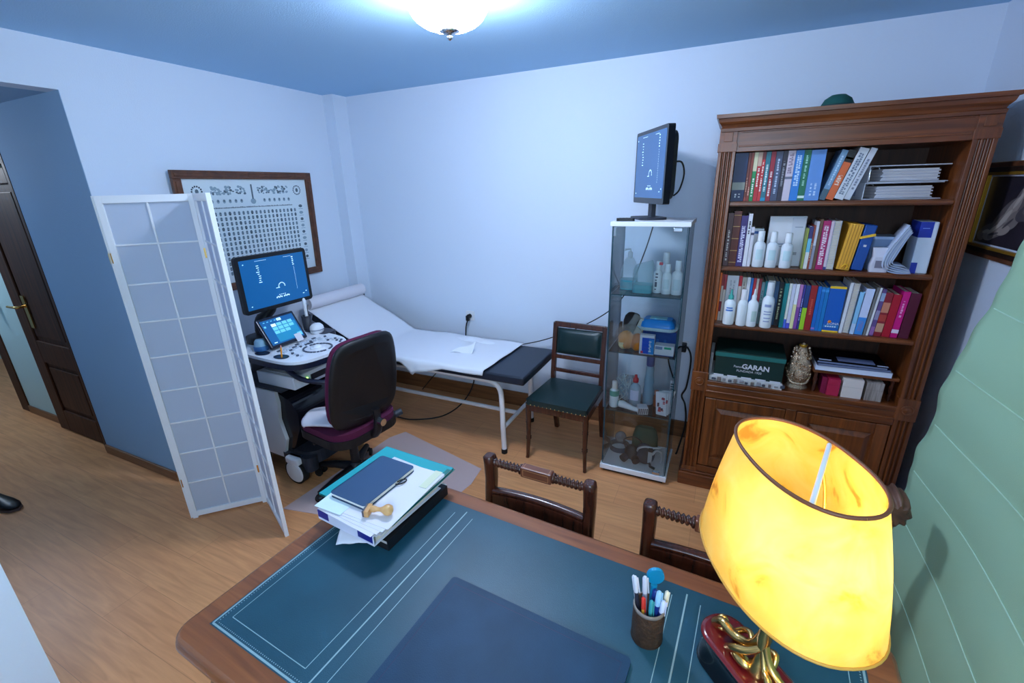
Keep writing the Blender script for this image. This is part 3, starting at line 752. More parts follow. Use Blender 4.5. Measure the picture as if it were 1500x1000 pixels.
# --- contents
TEALG = mat('teal_gel', (36, 170, 186), 0.3)
CLEARP = film('clear_pouch_plastic', (206, 228, 236), .28, .25)
def pump_bottle(name, label, loc, r, h, col=(232, 236, 240), cap=(236, 238, 242), cat='bottle', group=None, marks=None, cone=False, shape=None, nozzle=None):
    t = thing(name, label, cat, loc, 0, group)
    bm = paint(*col, .4); cm = paint(*cap, .4)
    b = h * .72
    MB().lathe([(r * .92, 0), (r, .004), (r, b * .80), (r * .9, b * .90), (r * .45, b), (r * .40, b + .004)], (0, 0, 0), bm, 20).build('bottle_body', t)
    if cone: MB().lathe([(r * .46, b), (r * .46, b + h * .10), (r * .22, b + h * .14), (r * .12, h), (.001, h)], (0, 0, 0), cm, 14).build('cap', t)
    else: MB().lathe([(r * .56, b), (r * .58, b + .003), (r * .56, h - .004), (r * .5, h), (.001, h)], (0, 0, 0), cm, 16).build('cap', t)
    if marks:
        m = MB(); col2, rows = marks; mm = paint(*col2, .6)
        for (z0, z1, a0, a1) in rows:
            n = 6
            def fn(u, v): a = -PI / 2 + a0 + (a1 - a0) * u; return ((r + .0006) * math.cos(a), (r + .0006) * math.sin(a), z0 * b + (z1 - z0) * b * v)
            m.grid(fn, n, 1, mm)
        m.build('label', t)
    return t
# upper shelf of the cabinet
t = thing('gel_pouch', 'clear gel pouch with teal gel and a pump, left on the top cabinet shelf', 'gel container', (-.522, 2.77, 1.2155))
def pouch(w, dpt, h, z0=0):
    rings = []
    for (k, s, q) in ((0, .92, .9), (.06, 1, 1), (.4, 1.0, .95), (.7, .92, .7), (.9, .62, .4), (1, .42, .25)):
        rings.append([(x * s, y * q, z0 + h * k) for x, y in rrect(w, dpt, .03)])
    return rings
m = MB(); m.loft(pouch(.10, .10, .19), CLEARP); m.build('pouch', t)
m = MB(); m.loft([[(x * .97, y * .97, z) for x, y in rrect(.10, .10, .03)] for z in (.002, .06)], TEALG); m.build('gel', t)
m = MB(); m.cyl((0, 0, .19), (0, 0, .225), .014, WPLAST); m.tube([(0, 0, .225), (0, 0, .24), (-.03, -.02, .238)], .006, WPLAST, 8); m.build('pump', t)
t = thing('gel_canister', 'large soft square gel canister with teal gel and a slanted top, top cabinet shelf', 'gel container', (-.425, 2.70, 1.2155))
m = MB(); 
rings = [[(x * s, y * q, z + (x * .25 if z > .1 else 0)) for x, y in rrect(.115, .10, .025)] for (z, s, q) in ((0, .97, .95), (.01, 1, 1), (.10, 1, 1), (.15, .96, .9), (.175, .8, .6))]
m.loft(rings, film('milky_teal_plastic', (170, 220, 230), .3, .3)); m.build('canister_body', t)
m = MB(); m.loft([[(x * .96, y * .96, z) for x, y in rrect(.115, .10, .025)] for z in (.003, .05)], TEALG); m.build('gel', t)
t = pump_bottle('spray_bottle', 'white bottle with dark vertical lettering and a red tab in the cabinet', (-.345, 2.72, 1.2155), .026, .185, marks=((60, 66, 90), [(.15, .2, -.5, -.1), (.28, .5, -.5, .0), (.55, .6, -.5, -.1), (.68, .74, -.45, .1), (.82, .88, -.45, .1)]), cap=(236, 238, 242))
MB().b2((.004, -.020, .165), (.024, -.014, .18), paint(206, 46, 66)).build('red_tab', t)
pump_bottle('lotion_bottle', 'tallest white bottle on the top cabinet shelf, behind the lettered bottle', (-.315, 2.80, 1.2155), .034, .225)
pump_bottle('lotion_bottle', 'plain white bottle in front of the tallest one in the cabinet', (-.292, 2.70, 1.2155), .027, .175, marks=((206, 220, 224), [(.25, .7, -.6, .6)]))
pump_bottle('lotion_bottle', 'white rounded bottle at the right end of the top cabinet shelf', (-.235, 2.70, 1.2155), .030, .195, marks=((208, 222, 226), [(.2, .65, -.7, .7)]))
# second shelf
z = .8555
t = thing('hair_brush_cap', 'dark brown domed cap standing at the left of the second cabinet shelf', 'cap', (-.525, 2.80, z))
m = MB(); m.lathe([(.035, 0), (.042, .05), (.045, .10), (.052, .14), (.050, .175), (.036, .198), (.004, .205)], (0, 0, 0), paint(44, 38, 40, .7), 20, R=RY(.22)); m.build('dome', t)
MB().b2((-.045, -.03, .001), (-.03, .03, .13), paint(40, 44, 50, .6)).build('strap', t, bev=.004)
t = thing('plastic_bag', 'clear plastic bag with orange contents on the second cabinet shelf', 'bag', (-.475, 2.67, z))
rn = random.Random(11)
m = MB()
def blob(cx, cy, cz, rx, ry, rz, mm, am, M=None):
    rings = []; n, k = 14, 9
    for i in range(k + 1):
        a = -PI/2 + PI * i / k; q = max(math.cos(a), .02)
        rings.append([(cx + rx * q * math.cos(2*PI*j/n) * (1 + am * math.sin(3*j + i)), cy + ry * q * math.sin(2*PI*j/n) * (1 + am * math.cos(2*j + 2*i)), max(0, cz + rz * math.sin(a) * (1 + am * math.sin(2*j)))) for j in range(n)])
    (M or m).loft(rings, mm)
blob(-.02, 0, .06, .05, .035, .055, paint(240, 150, 40), .12); blob(.045, .0, .05, .04, .038, .055, paint(226, 130, 40), .1); blob(-.04, .0, .04, .03, .03, .04, paint(240, 220, 170), .12)
m.build('contents', t)
m = MB(); blob(0, 0, .075, .085, .045, .08, film('crinkled_clear_film', (232, 226, 222), .2, .2), .16)
m.tube([(0, 0, .14), (.02, .01, .19), (.04, .02, .215)], [.03, .02, .028], film('crinkled_clear_film', (232, 226, 222), .2, .2), 8); m.build('film', t)
t = thing('cream_tube', 'cream coloured tube with a yellow edge leaning behind the plastic bag', 'tube', (-.44, 2.73, z))
m = MB(); m.box((0, 0, .095), (.045, .03, .19), paint(224, 216, 196), RY(.35)); m.box((.022, 0, .095), (.006, .031, .18), paint(230, 170, 50), RY(.35)); m.build('tube_body', t, bev=.008)
t = thing('blue_carton', 'dark blue carton under the wipes pack on the second cabinet shelf', 'box', (-.31, 2.79, z))
MB().b2((-.10, -.07, 0), (.10, .07, .125), paint(20, 66, 140)).build('carton', t, bev=.003)
m = MB()
for k in range(7): m.b2((-.08 + k * .022, -.0712, .03 + .01 * (k % 3)), (-.066 + k * .022, -.07, .05 + .02 * (k % 2)), paint(40, 96, 172))
m.build('carton_print', t)
t = thing('wipes_pack', 'bright blue soft wipes pack on top of the blue carton in the cabinet', 'wipes pack', (-.325, 2.76, z + .1255))
m = MB()
rings = [[(x * s, y * s2, zz) for x, y in rrect(.24, .155, .05)] for zz, s, s2 in ((0, .9, .88), (.012, 1, 1), (.02, 1, 1))]
m.loft(rings, paint(206, 226, 234)); m.build('pack_edge', t)
m = MB(); m.loft([[(x * s, y * s2, zz) for x, y in rrect(.20, .13, .03)] for zz, s, s2 in ((.02, 1, 1), (.05, .95, .92), (.066, .8, .7))], paint(18, 140, 226, .35)); m.build('pack_body', t)
MB().b2((-.05, -.03, .066), (.05, .03, .07), paint(150, 214, 226)).build('lid', t, bev=.004)
t = thing('medicine_box', 'upright white and blue medicine box with a white vertical title in the cabinet', 'box', (-.365, 2.635, z))
m = MB(); m.box((0, 0, .06), (.085, .035, .12), WPAPER); m.build('carton', t, bev=.001)
m = MB(); m.b2((-.028, -.0185, .004), (.0425, -.0176, .104), paint(20, 76, 190)); m.b2((.012, -.0187, .004), (.0425, -.0186, .098), paint(30, 130, 200)); [m.b2((.012 + .004 * (k % 2), -.0190, .018 + k * .010), (.026 - .003 * (k % 3), -.0188, .025 + k * .010), WPAPER) for k in range(7)]; m.b2((-.034, -.0187, .004), (-.02, -.0186, .02), paint(206, 60, 90)); m.build('carton_print', t)
t = thing('medicine_box', 'low white medicine box with small green and grey print in the cabinet', 'box', (-.265, 2.65, z))
MB().b2((-.055, -.03, 0), (.055, .03, .065), WPAPER).build('carton', t, bev=.001)
m = MB(); m.b2((.0, -.0308, .045), (.04, -.0302, .058), paint(40, 160, 120)); m.b2((-.05, -.0308, .04), (-.01, -.0302, .058), paint(120, 136, 170)); m.b2((-.055, -.0308, .0), (.055, -.0302, .006), paint(30, 70, 130)); m.build('carton_print', t)
# third shelf
z = .4575
t = pump_bottle('powder_bottle', 'white bottle with a green label band, left on the third cabinet shelf', (-.55, 2.66, z), .030, .175, cap=(236, 230, 226))
MB().lathe([(.0306, .078), (.0306, .115)], (0, 0, 0), paint(96, 166, 150), 20, cap=False).build('label_band', t)
t = thing('cable_tangle', 'tangle of thin pale wires behind the green labelled bottle', 'wires', (-.508, 2.745, z))
m = MB(); rn = random.Random(4)
for k in range(9):
    p = [((rn.random() - .5) * .10, (rn.random() - .5) * .05, .003 + (rn.random() * .05 if i in (0, 6) else .06 + rn.random() * .14)) for i in range(7)]
    p[0] = (p[0][0], p[0][1], .003)
    m.tube(p, .0022, paint(210, 224, 228) if k % 2 else paint(150, 170, 190), 6, sm=5)
m.build('wire_loops', t)
t = thing('cream_box', 'greyish cream carton standing behind the wires in the cabinet', 'box', (-.49, 2.81, z)); MB().b2((-.045, -.025, 0), (.045, .025, .16), paint(196, 190, 186)).build('carton', t, bev=.002)
t = thing('antiseptic_bottle', 'clear bottle of teal liquid with a red cap in the cabinet', 'bottle', (-.43, 2.72, z))
m = MB(); m.lathe([(.036, 0), (.038, .006), (.038, .12), (.030, .14), (.014, .155), (.013, .165)], (0, 0, 0), film('pale_clear_bottle', (186, 206, 226), .6), 20, sx=1.0, sy=.8); m.build('bottle_body', t)
MB().lathe([(.034, .003), (.0365, .008), (.0365, .045)], (0, 0, 0), paint(26, 120, 140, .3), 20, sy=.8).build('liquid', t)
MB().lathe([(.016, .163), (.018, .166), (.018, .188), (.010, .195), (.008, .214), (.002, .216)], (0, 0, 0), paint(200, 30, 50), 16).build('cap', t)
m = MB(); m.grid(lambda u, v: (.0388 * math.cos(-PI/2 - .75 + 1.5 * u), .8 * .0388 * math.sin(-PI/2 - .75 + 1.5 * u), .045 + .07 * v), 8, 1, paint(206, 206, 232)); m.build('label', t)
t = thing('spray_bottle', 'tall clear spray bottle with a dark blue cap in the cabinet', 'bottle', (-.355, 2.78, z))
m = MB(); m.lathe([(.032, 0), (.034, .006), (.034, .10), (.028, .13), (.032, .16), (.026, .20), (.026, .25), (.018, .27)], (0, 0, 0), film('pale_blue_bottle', (150, 190, 214), .6), 18); m.build('bottle_body', t)
MB().lathe([(.022, .265), (.025, .27), (.025, .33), (.020, .345), (.002, .347)], (0, 0, 0), paint(20, 70, 140), 18).build('cap', t)
t = thing('infrared_thermometer', 'white handheld thermometer lying on the third cabinet shelf', 'thermometer', (-.47, 2.645, z))
m = MB(); m.tube([(-.045, 0, .030), (-.02, 0, .030), (.01, -.005, .024), (.05, -.015, .018), (.085, -.02, .016)], [.022, .024, .02, .015, .014], WPLAST, 12); m.build('thermometer_body', t)
MB().lathe([(.016, 0), (.018, .006), (.012, .007), (.002, .005)], (-.045, -.001, .030), paint(80, 150, 170), 14, R=RY(-PI/2)).build('sensor_ring', t)
t = thing('small_carton', 'small white carton with black stripes on its front, third cabinet shelf', 'box', (-.365, 2.635, z), .35)
MB().b2((-.03, -.03, 0), (.03, .03, .045), WPAPER).build('carton', t, bev=.001)
m = MB()
for k in range(5): m.b2((-.028 + k * .012, -.0306, .003), (-.021 + k * .012, -.0301, .04), paint(34, 34, 40))
m.build('carton_print', t)
t = thing('pill_bottle', 'small amber bottle behind the foil packets in the cabinet', 'bottle', (-.300, 2.76, z))
MB().lathe([(.016, 0), (.017, .003), (.017, .07), (.012, .08), (.012, .09)], (0, 0, 0), paint(150, 70, 40, .3), 14).build('bottle_body', t)
MB().lathe([(.014, .09), (.014, .108), (.002, .11)], (0, 0, 0), paint(190, 110, 90), 14).build('cap', t)
t = thing('packet_bundle', 'bundle of shiny white packets with red and black print on the third shelf', 'packets', (-.245, 2.66, z))
m = MB(); FO = mat('shiny_white_packet', (224, 222, 230), .2)
for k in range(5):
    R = RZ(.2 * (k - 2)) @ RX(.05 * (k % 3 - 1)) @ RY(.06 * (k - 2)); m.box((-.01 + .008 * k, -.02 + .012 * k, .078), (.07, .006, .148), FO, R)
m.build('packets', t, bev=.001)
m = MB(); rn = random.Random(8)
for k in range(10): m.box((-.03 + rn.random() * .06, -.036 + .008 * rn.random(), .02 + rn.random() * .11), (.008 + rn.random() * .014, .012, .008 + .014 * rn.random()), paint(*((170, 60, 80), (60, 50, 80), (190, 120, 130))[k % 3]))
m.build('packet_print', t)
t = thing('tape_box', 'narrow upright white box by the right pane of the cabinet', 'box', (-.212, 2.80, z)); MB().b2((-.014, -.02, 0), (.014, .02, .185), WPAPER).build('carton', t, bev=.001)
m = MB()
for k in range(6): m.b2((-.009, -.0207, .07 + k * .017), (.009, -.0202, .078 + k * .017), paint(60, 64, 76))
m.build('carton_print', t)
# floor of the cabinet
z = .0555
t = thing('head_mirror', 'grey ring-shaped head band lying at the left of the cabinet floor', 'head band', (-.525, 2.81, z))
m = MB()
rings = []
for k in range(29):
    a = 2 * PI * k / 28
    rings.append([((.062 + q) * math.cos(a), (.062 + q) * math.sin(a), zz) for q, zz in ((0, 0), (.006, 0), (.006, .035), (0, .035))])
m.loft(rings, paint(86, 92, 106, .4), False, False, False); m.build('band', t)
m = MB(); m.lathe([(.002, 0), (.035, .008), (.04, .012), (.03, .012), (.002, .006)], (.0, .03, .075), paint(120, 116, 120, .25), 20, R=RX(.9)); m.tube([(0, .06, .03), (0, .055, .055), (0, .04, .07)], .005, CHAR, 8); m.build('mirror', t)
t = thing('respirator_mask', 'dark grey rubber face mask with filters in the middle of the cabinet floor', 'mask', (-.425, 2.70, z))
m = MB(); m.sph((0, 0, .06), (.045, .04, .055), paint(56, 56, 60, .5), 14, 10); m.build('face_piece', t)
for s in (-1, 1): MB().cyl((s * .030, -.028, .035), (s * .045, -.055, .028), .026, paint(66, 60, 66, .6), n=16).build('filter', t)
m = MB(); m.tube([(-.04, .01, .08), (-.06, .04, .12), (0, .07, .135), (.06, .04, .12), (.04, .01, .08)], .004, CHAR, 6, sm=5); m.build('strap', t)
t = thing('green_pouch', 'dark green cloth pouch at the back of the cabinet floor', 'pouch', (-.36, 2.85, z))
m = MB(); rings = [[(x * s, y * s, zz) for x, y in rrect(.17, .07, .03)] for zz, s in ((0, .95), (.02, 1.04), (.11, 1.0), (.17, .82), (.185, .6))]; m.loft(rings, mat('dark_green_cloth', (34, 84, 74), .8)); m.build('pouch_body', t)
t = thing('head_light', 'headset with a dark round disc and pale grey straps on the cabinet floor', 'headset', (-.31, 2.70, z))
R = RZ(-.25) @ RX(1.25)
m = MB(); m.lathe([(.002, .0), (.05, .004), (.066, .012), (.068, .018), (.058, .018), (.002, .010)], (-.02, 0, .072), paint(52, 62, 76, .35), 28, R=R); m.build('disc', t)
PG = paint(186, 190, 198, .4)
m = MB(); m.tube([(-.075, -.005, .08), (-.06, -.03, .12), (-.02, -.035, .142), (.03, -.03, .14), (.07, 0, .135)], .007, PG, 8, sm=5)
m.b2((.0, -.042, .03), (.026, -.030, .135), PG); m.tube([(.013, -.035, .03), (.02, -.05, .012), (.05, -.06, .008)], .009, CHAR, 8); m.tube([(.026, -.03, .09), (.05, -.02, .12), (.08, .01, .09), (.08, .01, .02)], .008, PG, 8, sm=4); m.build('straps', t, bev=.001)
MB().b2((.0, -.05, .115), (.028, -.03, .143), CHAR).build('lamp_block', t, bev=.004)

# ================================================================ SMALL MONITOR ON THE CABINET
def small_monitor():
    a = Vector((-.325, 2.60)); b = Vector((-.555, 3.02)); mid = (a + b) / 2; u = (b - a).normalized()
    t = thing('flat_monitor', 'small black flat monitor with lit blue screen standing on the glass cabinet', 'monitor', (mid.x, mid.y, 1.63))
    U = Vector((-u.x, -u.y, 0)); N = Vector((-u.y, u.x, 0))           # U to the viewer's right, N out of the screen
    if N.x > 0: N = -N
    R = Matrix((U, Vector((0, 0, 1)), N)).transposed()
    W, H = .49, .395; Om = Vector((0, 0, .285))
    m = MB(); m.prism(rrect(W, H, .012), -.022, .014, BLKGLOSS, TF(Om, R)); m.build('bezel', t, bev=.003)
    m = MB(); m.prism(rrect(W - .06, H - .05, .05), -.055, -.02, BLACK, TF(Om, R)); m.build('back_cover', t, bev=.012)
    SB = mat('small_screen_glow', (50, 88, 134), 0.25, emit=SCR_E * .6)
    s = MB(); s.prism(rrect(W - .036, H - .05, .002), .014, .0148, SB, TF(Om + Vector((0, 0, .006)), R))
    screen_marks(s, Om + Vector((0, 0, .006)) + N * .0148, U, Vector((0, 0, 1)), N, W - .036, H - .05)
    s.build('screen', t)
    m = MB(); m.box(Vector((0, 0, .05)) - N * .02, (.05, .03, .10), CHAR, Matrix((U, N, Vector((0, 0, 1)))).transposed())
    m.build('neck', t, bev=.004)
    m = MB(); m.prism(rrect(.24, .16, .05), 0, .012, CHAR, TF((0, 0, 0), Matrix((U, N, Vector((0, 0, 1)))).transposed())); m.build('foot', t, bev=.003)
    c = MB(); p0 = Vector((0, 0, .3)) - N * .055 + U * .16
    c.tube([p0, p0 - N * .04 + U * .02, p0 - N * .06 + Vector((0, 0, -.06)) + U * .02, p0 - N * .05 + Vector((0, 0, -.14)), p0 - N * .02 + Vector((0, 0, -.17))], .0045, CABLE, 8, sm=5); c.build('video_lead', t)
small_monitor()
t = thing('black_remote', 'small flat black remote on the cabinet top beside the monitor foot', 'remote', (-.535, 2.635, 1.63), .15)
m = MB(); m.prism(rrect(.10, .045, .015), 0, .016, BLACK); m.build('case', t, bev=.004)
m = MB()
for k in range(4): m.cyl((-.03 + k * .018, 0, .016), (-.03 + k * .018, 0, .0175), .005, CHAR, n=8)
m.build('button', t)

# cables beside and behind the cabinet
o = MB().tube([(-.42, 2.965, 1.62), (-.47, 2.975, 1.42), (-.56, 3.02, 1.18), (-.70, 3.12, .98), (-.95, 3.18, .80), (-1.25, 3.18, .66), (-1.6, 3.2, .54), (-2.2, 3.2, .3), (-2.5, 3.18, .008)], .004, CABLE, 8, sm=8).build('monitor_cable')
tag(o, 'thin black cable running from behind the cabinet down along the back wall', 'cable')
o = MB().tube([(-.19, 3.18, .735), (-.16, 3.10, .76), (-.13, 3.04, .70), (-.14, 3.05, .50), (-.165, 3.06, .42), (-.135, 3.04, .36), (-.12, 3.02, .22), (-.15, 2.98, .03), (-.16, 2.97, .006)], .006, CABLE, 8, sm=8).build('cabinet_cable')
tag(o, 'black cable loop hanging between the cabinet and the bookcase, nearest the bookcase', 'cable')
o = MB().tube([(-.22, 3.18, .745), (-.25, 3.08, .77), (-.27, 3.0, .70), (-.22, 3.0, .55), (-.20, 3.02, .47), (-.24, 3.0, .40), (-.2, 3.02, .2), (-.21, 3.0, .006)], .005, CABLE, 8, sm=8).build('cabinet_cable')
tag(o, 'black cable hanging just behind the right pane of the glass cabinet', 'cable')
t = thing('plug_adapter', 'black plug adapter in the socket behind the glass cabinet', 'plug', (-.205, BY - .012, .725))
MB().b2((-.03, -.055, -.03), (.03, 0, .03), BLACK).build('adapter_body', t, bev=.006)
MB().cyl((-.012, -.055, .008), (-.012, -.075, .012), .012, RUBBER, n=10).cyl((.016, -.055, .006), (.018, -.075, .010), .012, RUBBER, n=10).build('plug_tail', t)
# ================================================================ BOOKCASE
BX0, BX1, BF, BB = -.095, .955, 2.66, 3.16       # outer sides, front, back
IX0, IX1 = -.015, .875                           # inside width
S1, S2, S3, WK = 1.727, 1.393, 1.072, .728       # tops of the shelves and of the base
def bookcase():
    t = thing('bookcase', 'tall walnut bookcase with moulded crown, open shelves and panelled doors below', 'bookcase', (0, 0, 0))
    W, X, K = CASEWOOD, CASEWOODX, CASEDARK
    for x0, x1 in ((BX0 + .01, IX0), (IX1, BX1 - .01)):
        m = MB(); m.b2((x0, BF + .03, .09), (x1, BB, 2.0), W); m.build('side_panel', t)
    MB().b2((IX0, BB - .015, .09), (IX1, BB, 2.0), K).build('back_panel', t)
    for z in (S1, S2, S3): 
        m = MB(); m.b2((IX0, BF + .018, z - .024), (IX1, BB - .015, z), X); m.b2((IX0, BF + .010, z - .019), (IX1, BF + .018, z - .005), X); m.build('shelf', t, bev=.003)
    m = MB(); m.b2((IX0, BF + .018, 1.9635), (IX1, BB - .015, 1.985), K); m.build('top_board', t)
    # fluted pilasters
    for x0, x1 in ((BX0, IX0), (IX1, BX1)):
        m = MB(); w = x1 - x0
        prof = [(x0, BF + .035), (x0, BF)]
        for k in range(3):
            c = x0 + w * (.27 + .23 * k); h = w * .07
            prof += [(c - h, BF), (c - h * .5, BF + .009), (c + h * .5, BF + .009), (c + h, BF)]
        prof += [(x1, BF), (x1, BF + .035)]
        m.prism(prof, .13, .655, W); m.prism(prof, .775, 1.965, W)
        for z0, z1 in ((.10, .13), (.655, .775), (1.965, 2.005)): m.b2((x0 - .004, BF - .004, z0), (x1 + .004, BF + .035, z1), W)
        m.lathe([(.026, 0), (.027, .004), (.022, .006), (.018, .003), (.010, .006), (.002, .007)], ((x0 + x1) / 2, BF - .004, .715), W, 20, R=RX(PI / 2))
        m.build('pilaster', t, bev=.002)
    # base: plinth, worktop moulding, doors
    m = MB(); m.b2((BX0 - .02, BF - .02, 0), (BX1 + .02, BB, .09), X).b2((BX0 - .01, BF - .01, .09), (BX1 + .01, BF + .03, .105), X); m.build('plinth', t, bev=.006)
    m = MB(); m.b2((IX0, BF - .004, WK - .028), (IX1, BB - .015, WK), X); m.build('base_top', t, bev=.004)
    m = MB(); m.b2((IX0, BF, .105), (IX1, BF + .03, .15), X); m.build('bottom_rail', t, bev=.004)
    m = MB(); m.b2((IX0, BF, .62), (IX1, BF + .03, .70), X); m.b2((IX0, BF - .008, .655), (IX1, BF, .668), X); m.build('base_board', t, bev=.004)
    xm = (IX0 + IX1) / 2
    MB().b2((xm - .025, BF + .002, .15), (xm + .025, BF + .03, .62), W).build('centre_stile', t, bev=.003)
    for x0, x1 in ((IX0 + .004, xm - .027), (xm + .027, IX1 - .004)):
        m = MB(); s = .06; z0, z1 = .155, .615
        for a, b in (((x0, z0), (x0 + s, z1)), ((x1 - s, z0), (x1, z1)), ((x0 + s, z0), (x1 - s, z0 + s)), ((x0 + s, z1 - s), (x1 - s, z1))):
            m.b2((a[0], BF + .004, a[1]), (b[0], BF + .026, b[1]), W)
        d = m.build('door', t, bev=.004)
        m = MB(); m.b2((x0 + s, BF + .016, z0 + s), (x1 - s, BF + .022, z1 - s), W)
        a0, a1, c0, c1 = x0 + s + .035, x1 - s - .035, z0 + s + .035, z1 - s - .035
        m.loft([[(x0 + s + .008, BF + .016, z0 + s + .008), (x1 - s - .008, BF + .016, z0 + s + .008), (x1 - s - .008, BF + .016, z1 - s - .008), (x0 + s + .008, BF + .016, z1 - s - .008)][::-1],
                [(a0, BF + .006, c0), (a1, BF + .006, c0), (a1, BF + .006, c1), (a0, BF + .006, c1)][::-1]], W, False)
        m.build('door_panel', d)
    # frieze and crown
    m = MB(); m.b2((BX0 + .005, BF + .004, 1.963), (BX1 - .005, BB, 2.06), X)
    for x0, x1 in ((BX0, IX0), (IX1, BX1)): m.b2((x0, BF - .004, 2.0), (x1, BF + .01, 2.07), X); m.b2((x0 + .02, BF - .007, 2.012), (x1 - .02, BF - .003, 2.055), W)
    m.b2((IX0 + .01, BF - .002, 1.985), (IX1 - .01, BF + .004, 1.993), X).b2((IX0 + .01, BF - .002, 2.05), (IX1 - .01, BF + .004, 2.058), X)
    m.build('frieze', t, bev=.002)
    m = MB(); prof = [(.0, 2.055), (.010, 2.058), (.012, 2.072), (.006, 2.076), (.010, 2.086), (.022, 2.10), (.026, 2.116), (.034, 2.118), (.036, 2.135)]
    rings = []
    for o, z in prof: rings.append([(BX0 - o + .012, BF - o, z), (BX1 + o - .012, BF - o, z), (BX1 + o - .012, BB, z), (BX0 - o + .012, BB, z)])
    m.loft(rings, X, False); m.build('crown', t)
bookcase()

# ---------------------------------------------------------------- books
def book(label, x0, w, z, h, col, y=BF + .045, d=.17, lean=0.0, bands=(), title=None, rot=0.0, group=None, name='book', hard=True, top=None, wire=False):
    """standing book, spine toward the room. bands: (z0,z1,colour) as fractions; title: (colour, z0, z1)"""
    t = thing(name, label, 'book', (x0, y, z), 0, group)
    R = RY(lean); piv = Vector((w, 0, 0)) if lean > 0 else Vector((0, 0, 0))
    def T(p): return piv + R @ (Vector(p) - piv)
    cm = paint(*col, .45); b = MB(); e = min(.003, w * .15)
    def bx(lo, hi, mm): 
        vs = [T((a, bb, c)) for a in (lo[0], hi[0]) for bb in (lo[1], hi[1]) for c in (lo[2], hi[2])]
        b.add(vs, [(0, 1, 3, 2), (4, 6, 7, 5), (0, 4, 5, 1), (2, 3, 7, 6), (0, 2, 6, 4), (1, 5, 7, 3)], mm)
    g = .0004
    if wire:
        bx((0, .004, 0), (e, d, h), cm); bx((w - e, .004, 0), (w, d, h), cm)
    else:
        bx((g, 0, 0), (w - g, e * .9, h), cm); bx((g, e * .9, 0), (e, d, h), cm); bx((w - e, e * .9, 0), (w - g, d, h), cm)
    for (a, c, bc) in bands: bx((g * .5, -.0006, a * h), (w - g * .5, .0002, c * h), paint(*bc, .45))
    if title:
        tc, a, c = title; n = max(2, int((c - a) * h / .012)); rn = random.Random(int(x0 * 1e4)); mm = paint(*tc, .5)
        cols = 2 if w > .03 else 1
        for q in range(cols):
            xc = w * (.5 if cols == 1 else .36 + .28 * q); hw = min(.0042, w * .2)
            zz = a * h
            while zz < c * h:
                l = .004 + rn.random() * .007
                bx((xc - hw, -.0011, zz), (xc + hw * (1 if rn.random() > .3 else .5), -.0005, min(zz + l, c * h)), mm); zz += l + .0025 + (.006 if rn.random() > .8 else 0)
    b.build('cover', t)
    p = MB()
    vs = [T((a, bb, c)) for a in (e + g, w - e - g) for bb in (e, d - .003) for c in (.002, h - .003)]
    p.add(vs, [(0, 1, 3, 2), (4, 6, 7, 5), (0, 4, 5, 1), (2, 3, 7, 6), (0, 2, 6, 4), (1, 5, 7, 3)], CREAM); p.build('pages', t)
    if wire:
        c = MB(); n = int(h / .0085)
        for k in range(n):
            zz = .006 + k * (h - .012) / max(1, n - 1)
            pts = [T((w / 2 + w * .48 * math.cos(a), .004 + .007 * math.sin(a), zz)) for a in [2 * PI * q / 8 for q in range(9)]]
            c.tube(pts, .0011, paint(210, 212, 222, .3), 4, cap=False)
        c.build('wire_spiral', t)
    return t
G1, G2, G3 = 'books on the top shelf', 'books on the second shelf', 'books on the third shelf'
W_ = (226, 224, 228)
h1 = .232
book('thick navy blue book with grey band, first at left on the top shelf', -.013, .060, S1 + .0005, .232, (24, 44, 88), bands=((.24, .40, (150, 150, 140)),), title=(W_, .08, .16), group=G1)
for L, x, w, h, c, b, ti in (
 ('slim brown book right of the thick navy book on the top shelf', .048, .0115, h1, (112, 52, 44), ((.0, .08, (150, 60, 50)),), ((200, 150, 130), .2, .5)),
 ('dull red-brown slim book left of the green one on the top shelf', .060, .0125, h1, (140, 58, 46), (), ((220, 170, 150), .12, .3)),
 ('green slim book with a cream upper half on the top shelf', .073, .0175, h1, (28, 138, 78), ((.62, 1.0, (222, 214, 176)),), ((240, 240, 230), .1, .5)),
 ('red book with pale top beside the green and cream one on the top shelf', .091, .0185, h1, (190, 36, 48), ((.72, 1.0, (206, 170, 150)),), ((250, 230, 220), .3, .68)),
 ('bright red slim book just left of the teal one on the top shelf', .110, .0145, h1, (206, 46, 52), ((.85, 1.0, (120, 40, 44)),), ((250, 226, 216), .2, .8)),
 ('teal book with white title on the top shelf', .125, .0215, h1, (36, 116, 132), ((.0, .07, (20, 150, 190)),), ((220, 236, 236), .2, .75)),
 ('crimson book with white title right of the teal one on the top shelf', .147, .0205, h1, (156, 28, 52), (), ((240, 214, 214), .1, .6)),
 ('slate grey-blue book on the top shelf', .168, .0295, h1, (72, 80, 108), (), ((190, 200, 220), .15, .85)),
 ('dark plum book right of the slate one on the top shelf', .198, .0205, h1, (48, 42, 58), (), ((150, 150, 160), .3, .8)),
 ('pinkish white book with a grey stripe on the top shelf', .219, .0315, h1, (216, 200, 212), ((.44, .49, (110, 110, 130)),), ((150, 130, 150), .55, .95)),
 ('bright sky blue book on the top shelf', .251, .0345, h1, (36, 126, 208), (), ((200, 226, 250), .3, .9)),
 ('emerald green book on the top shelf', .286, .0285, h1, (18, 110, 78), ((.05, .10, (220, 236, 226)),), ((160, 210, 190), .3, .9)),
 ('very thick periwinkle blue book on the top shelf', .315, .0605, h1 - .002, (98, 148, 216), (), ((200, 222, 250), .1, .35))):
    book(L, x, w, S1 + .0005, h, c, bands=b, title=ti, group=G1)
ln = math.radians(15)
book('leaning grey-blue book left of the orange one on the top shelf', .376, .026, S1 + .0005, .228, (116, 152, 186), lean=ln, bands=((.0, .22, (70, 96, 110)),), title=((190, 216, 236), .3, .9), group=G1)
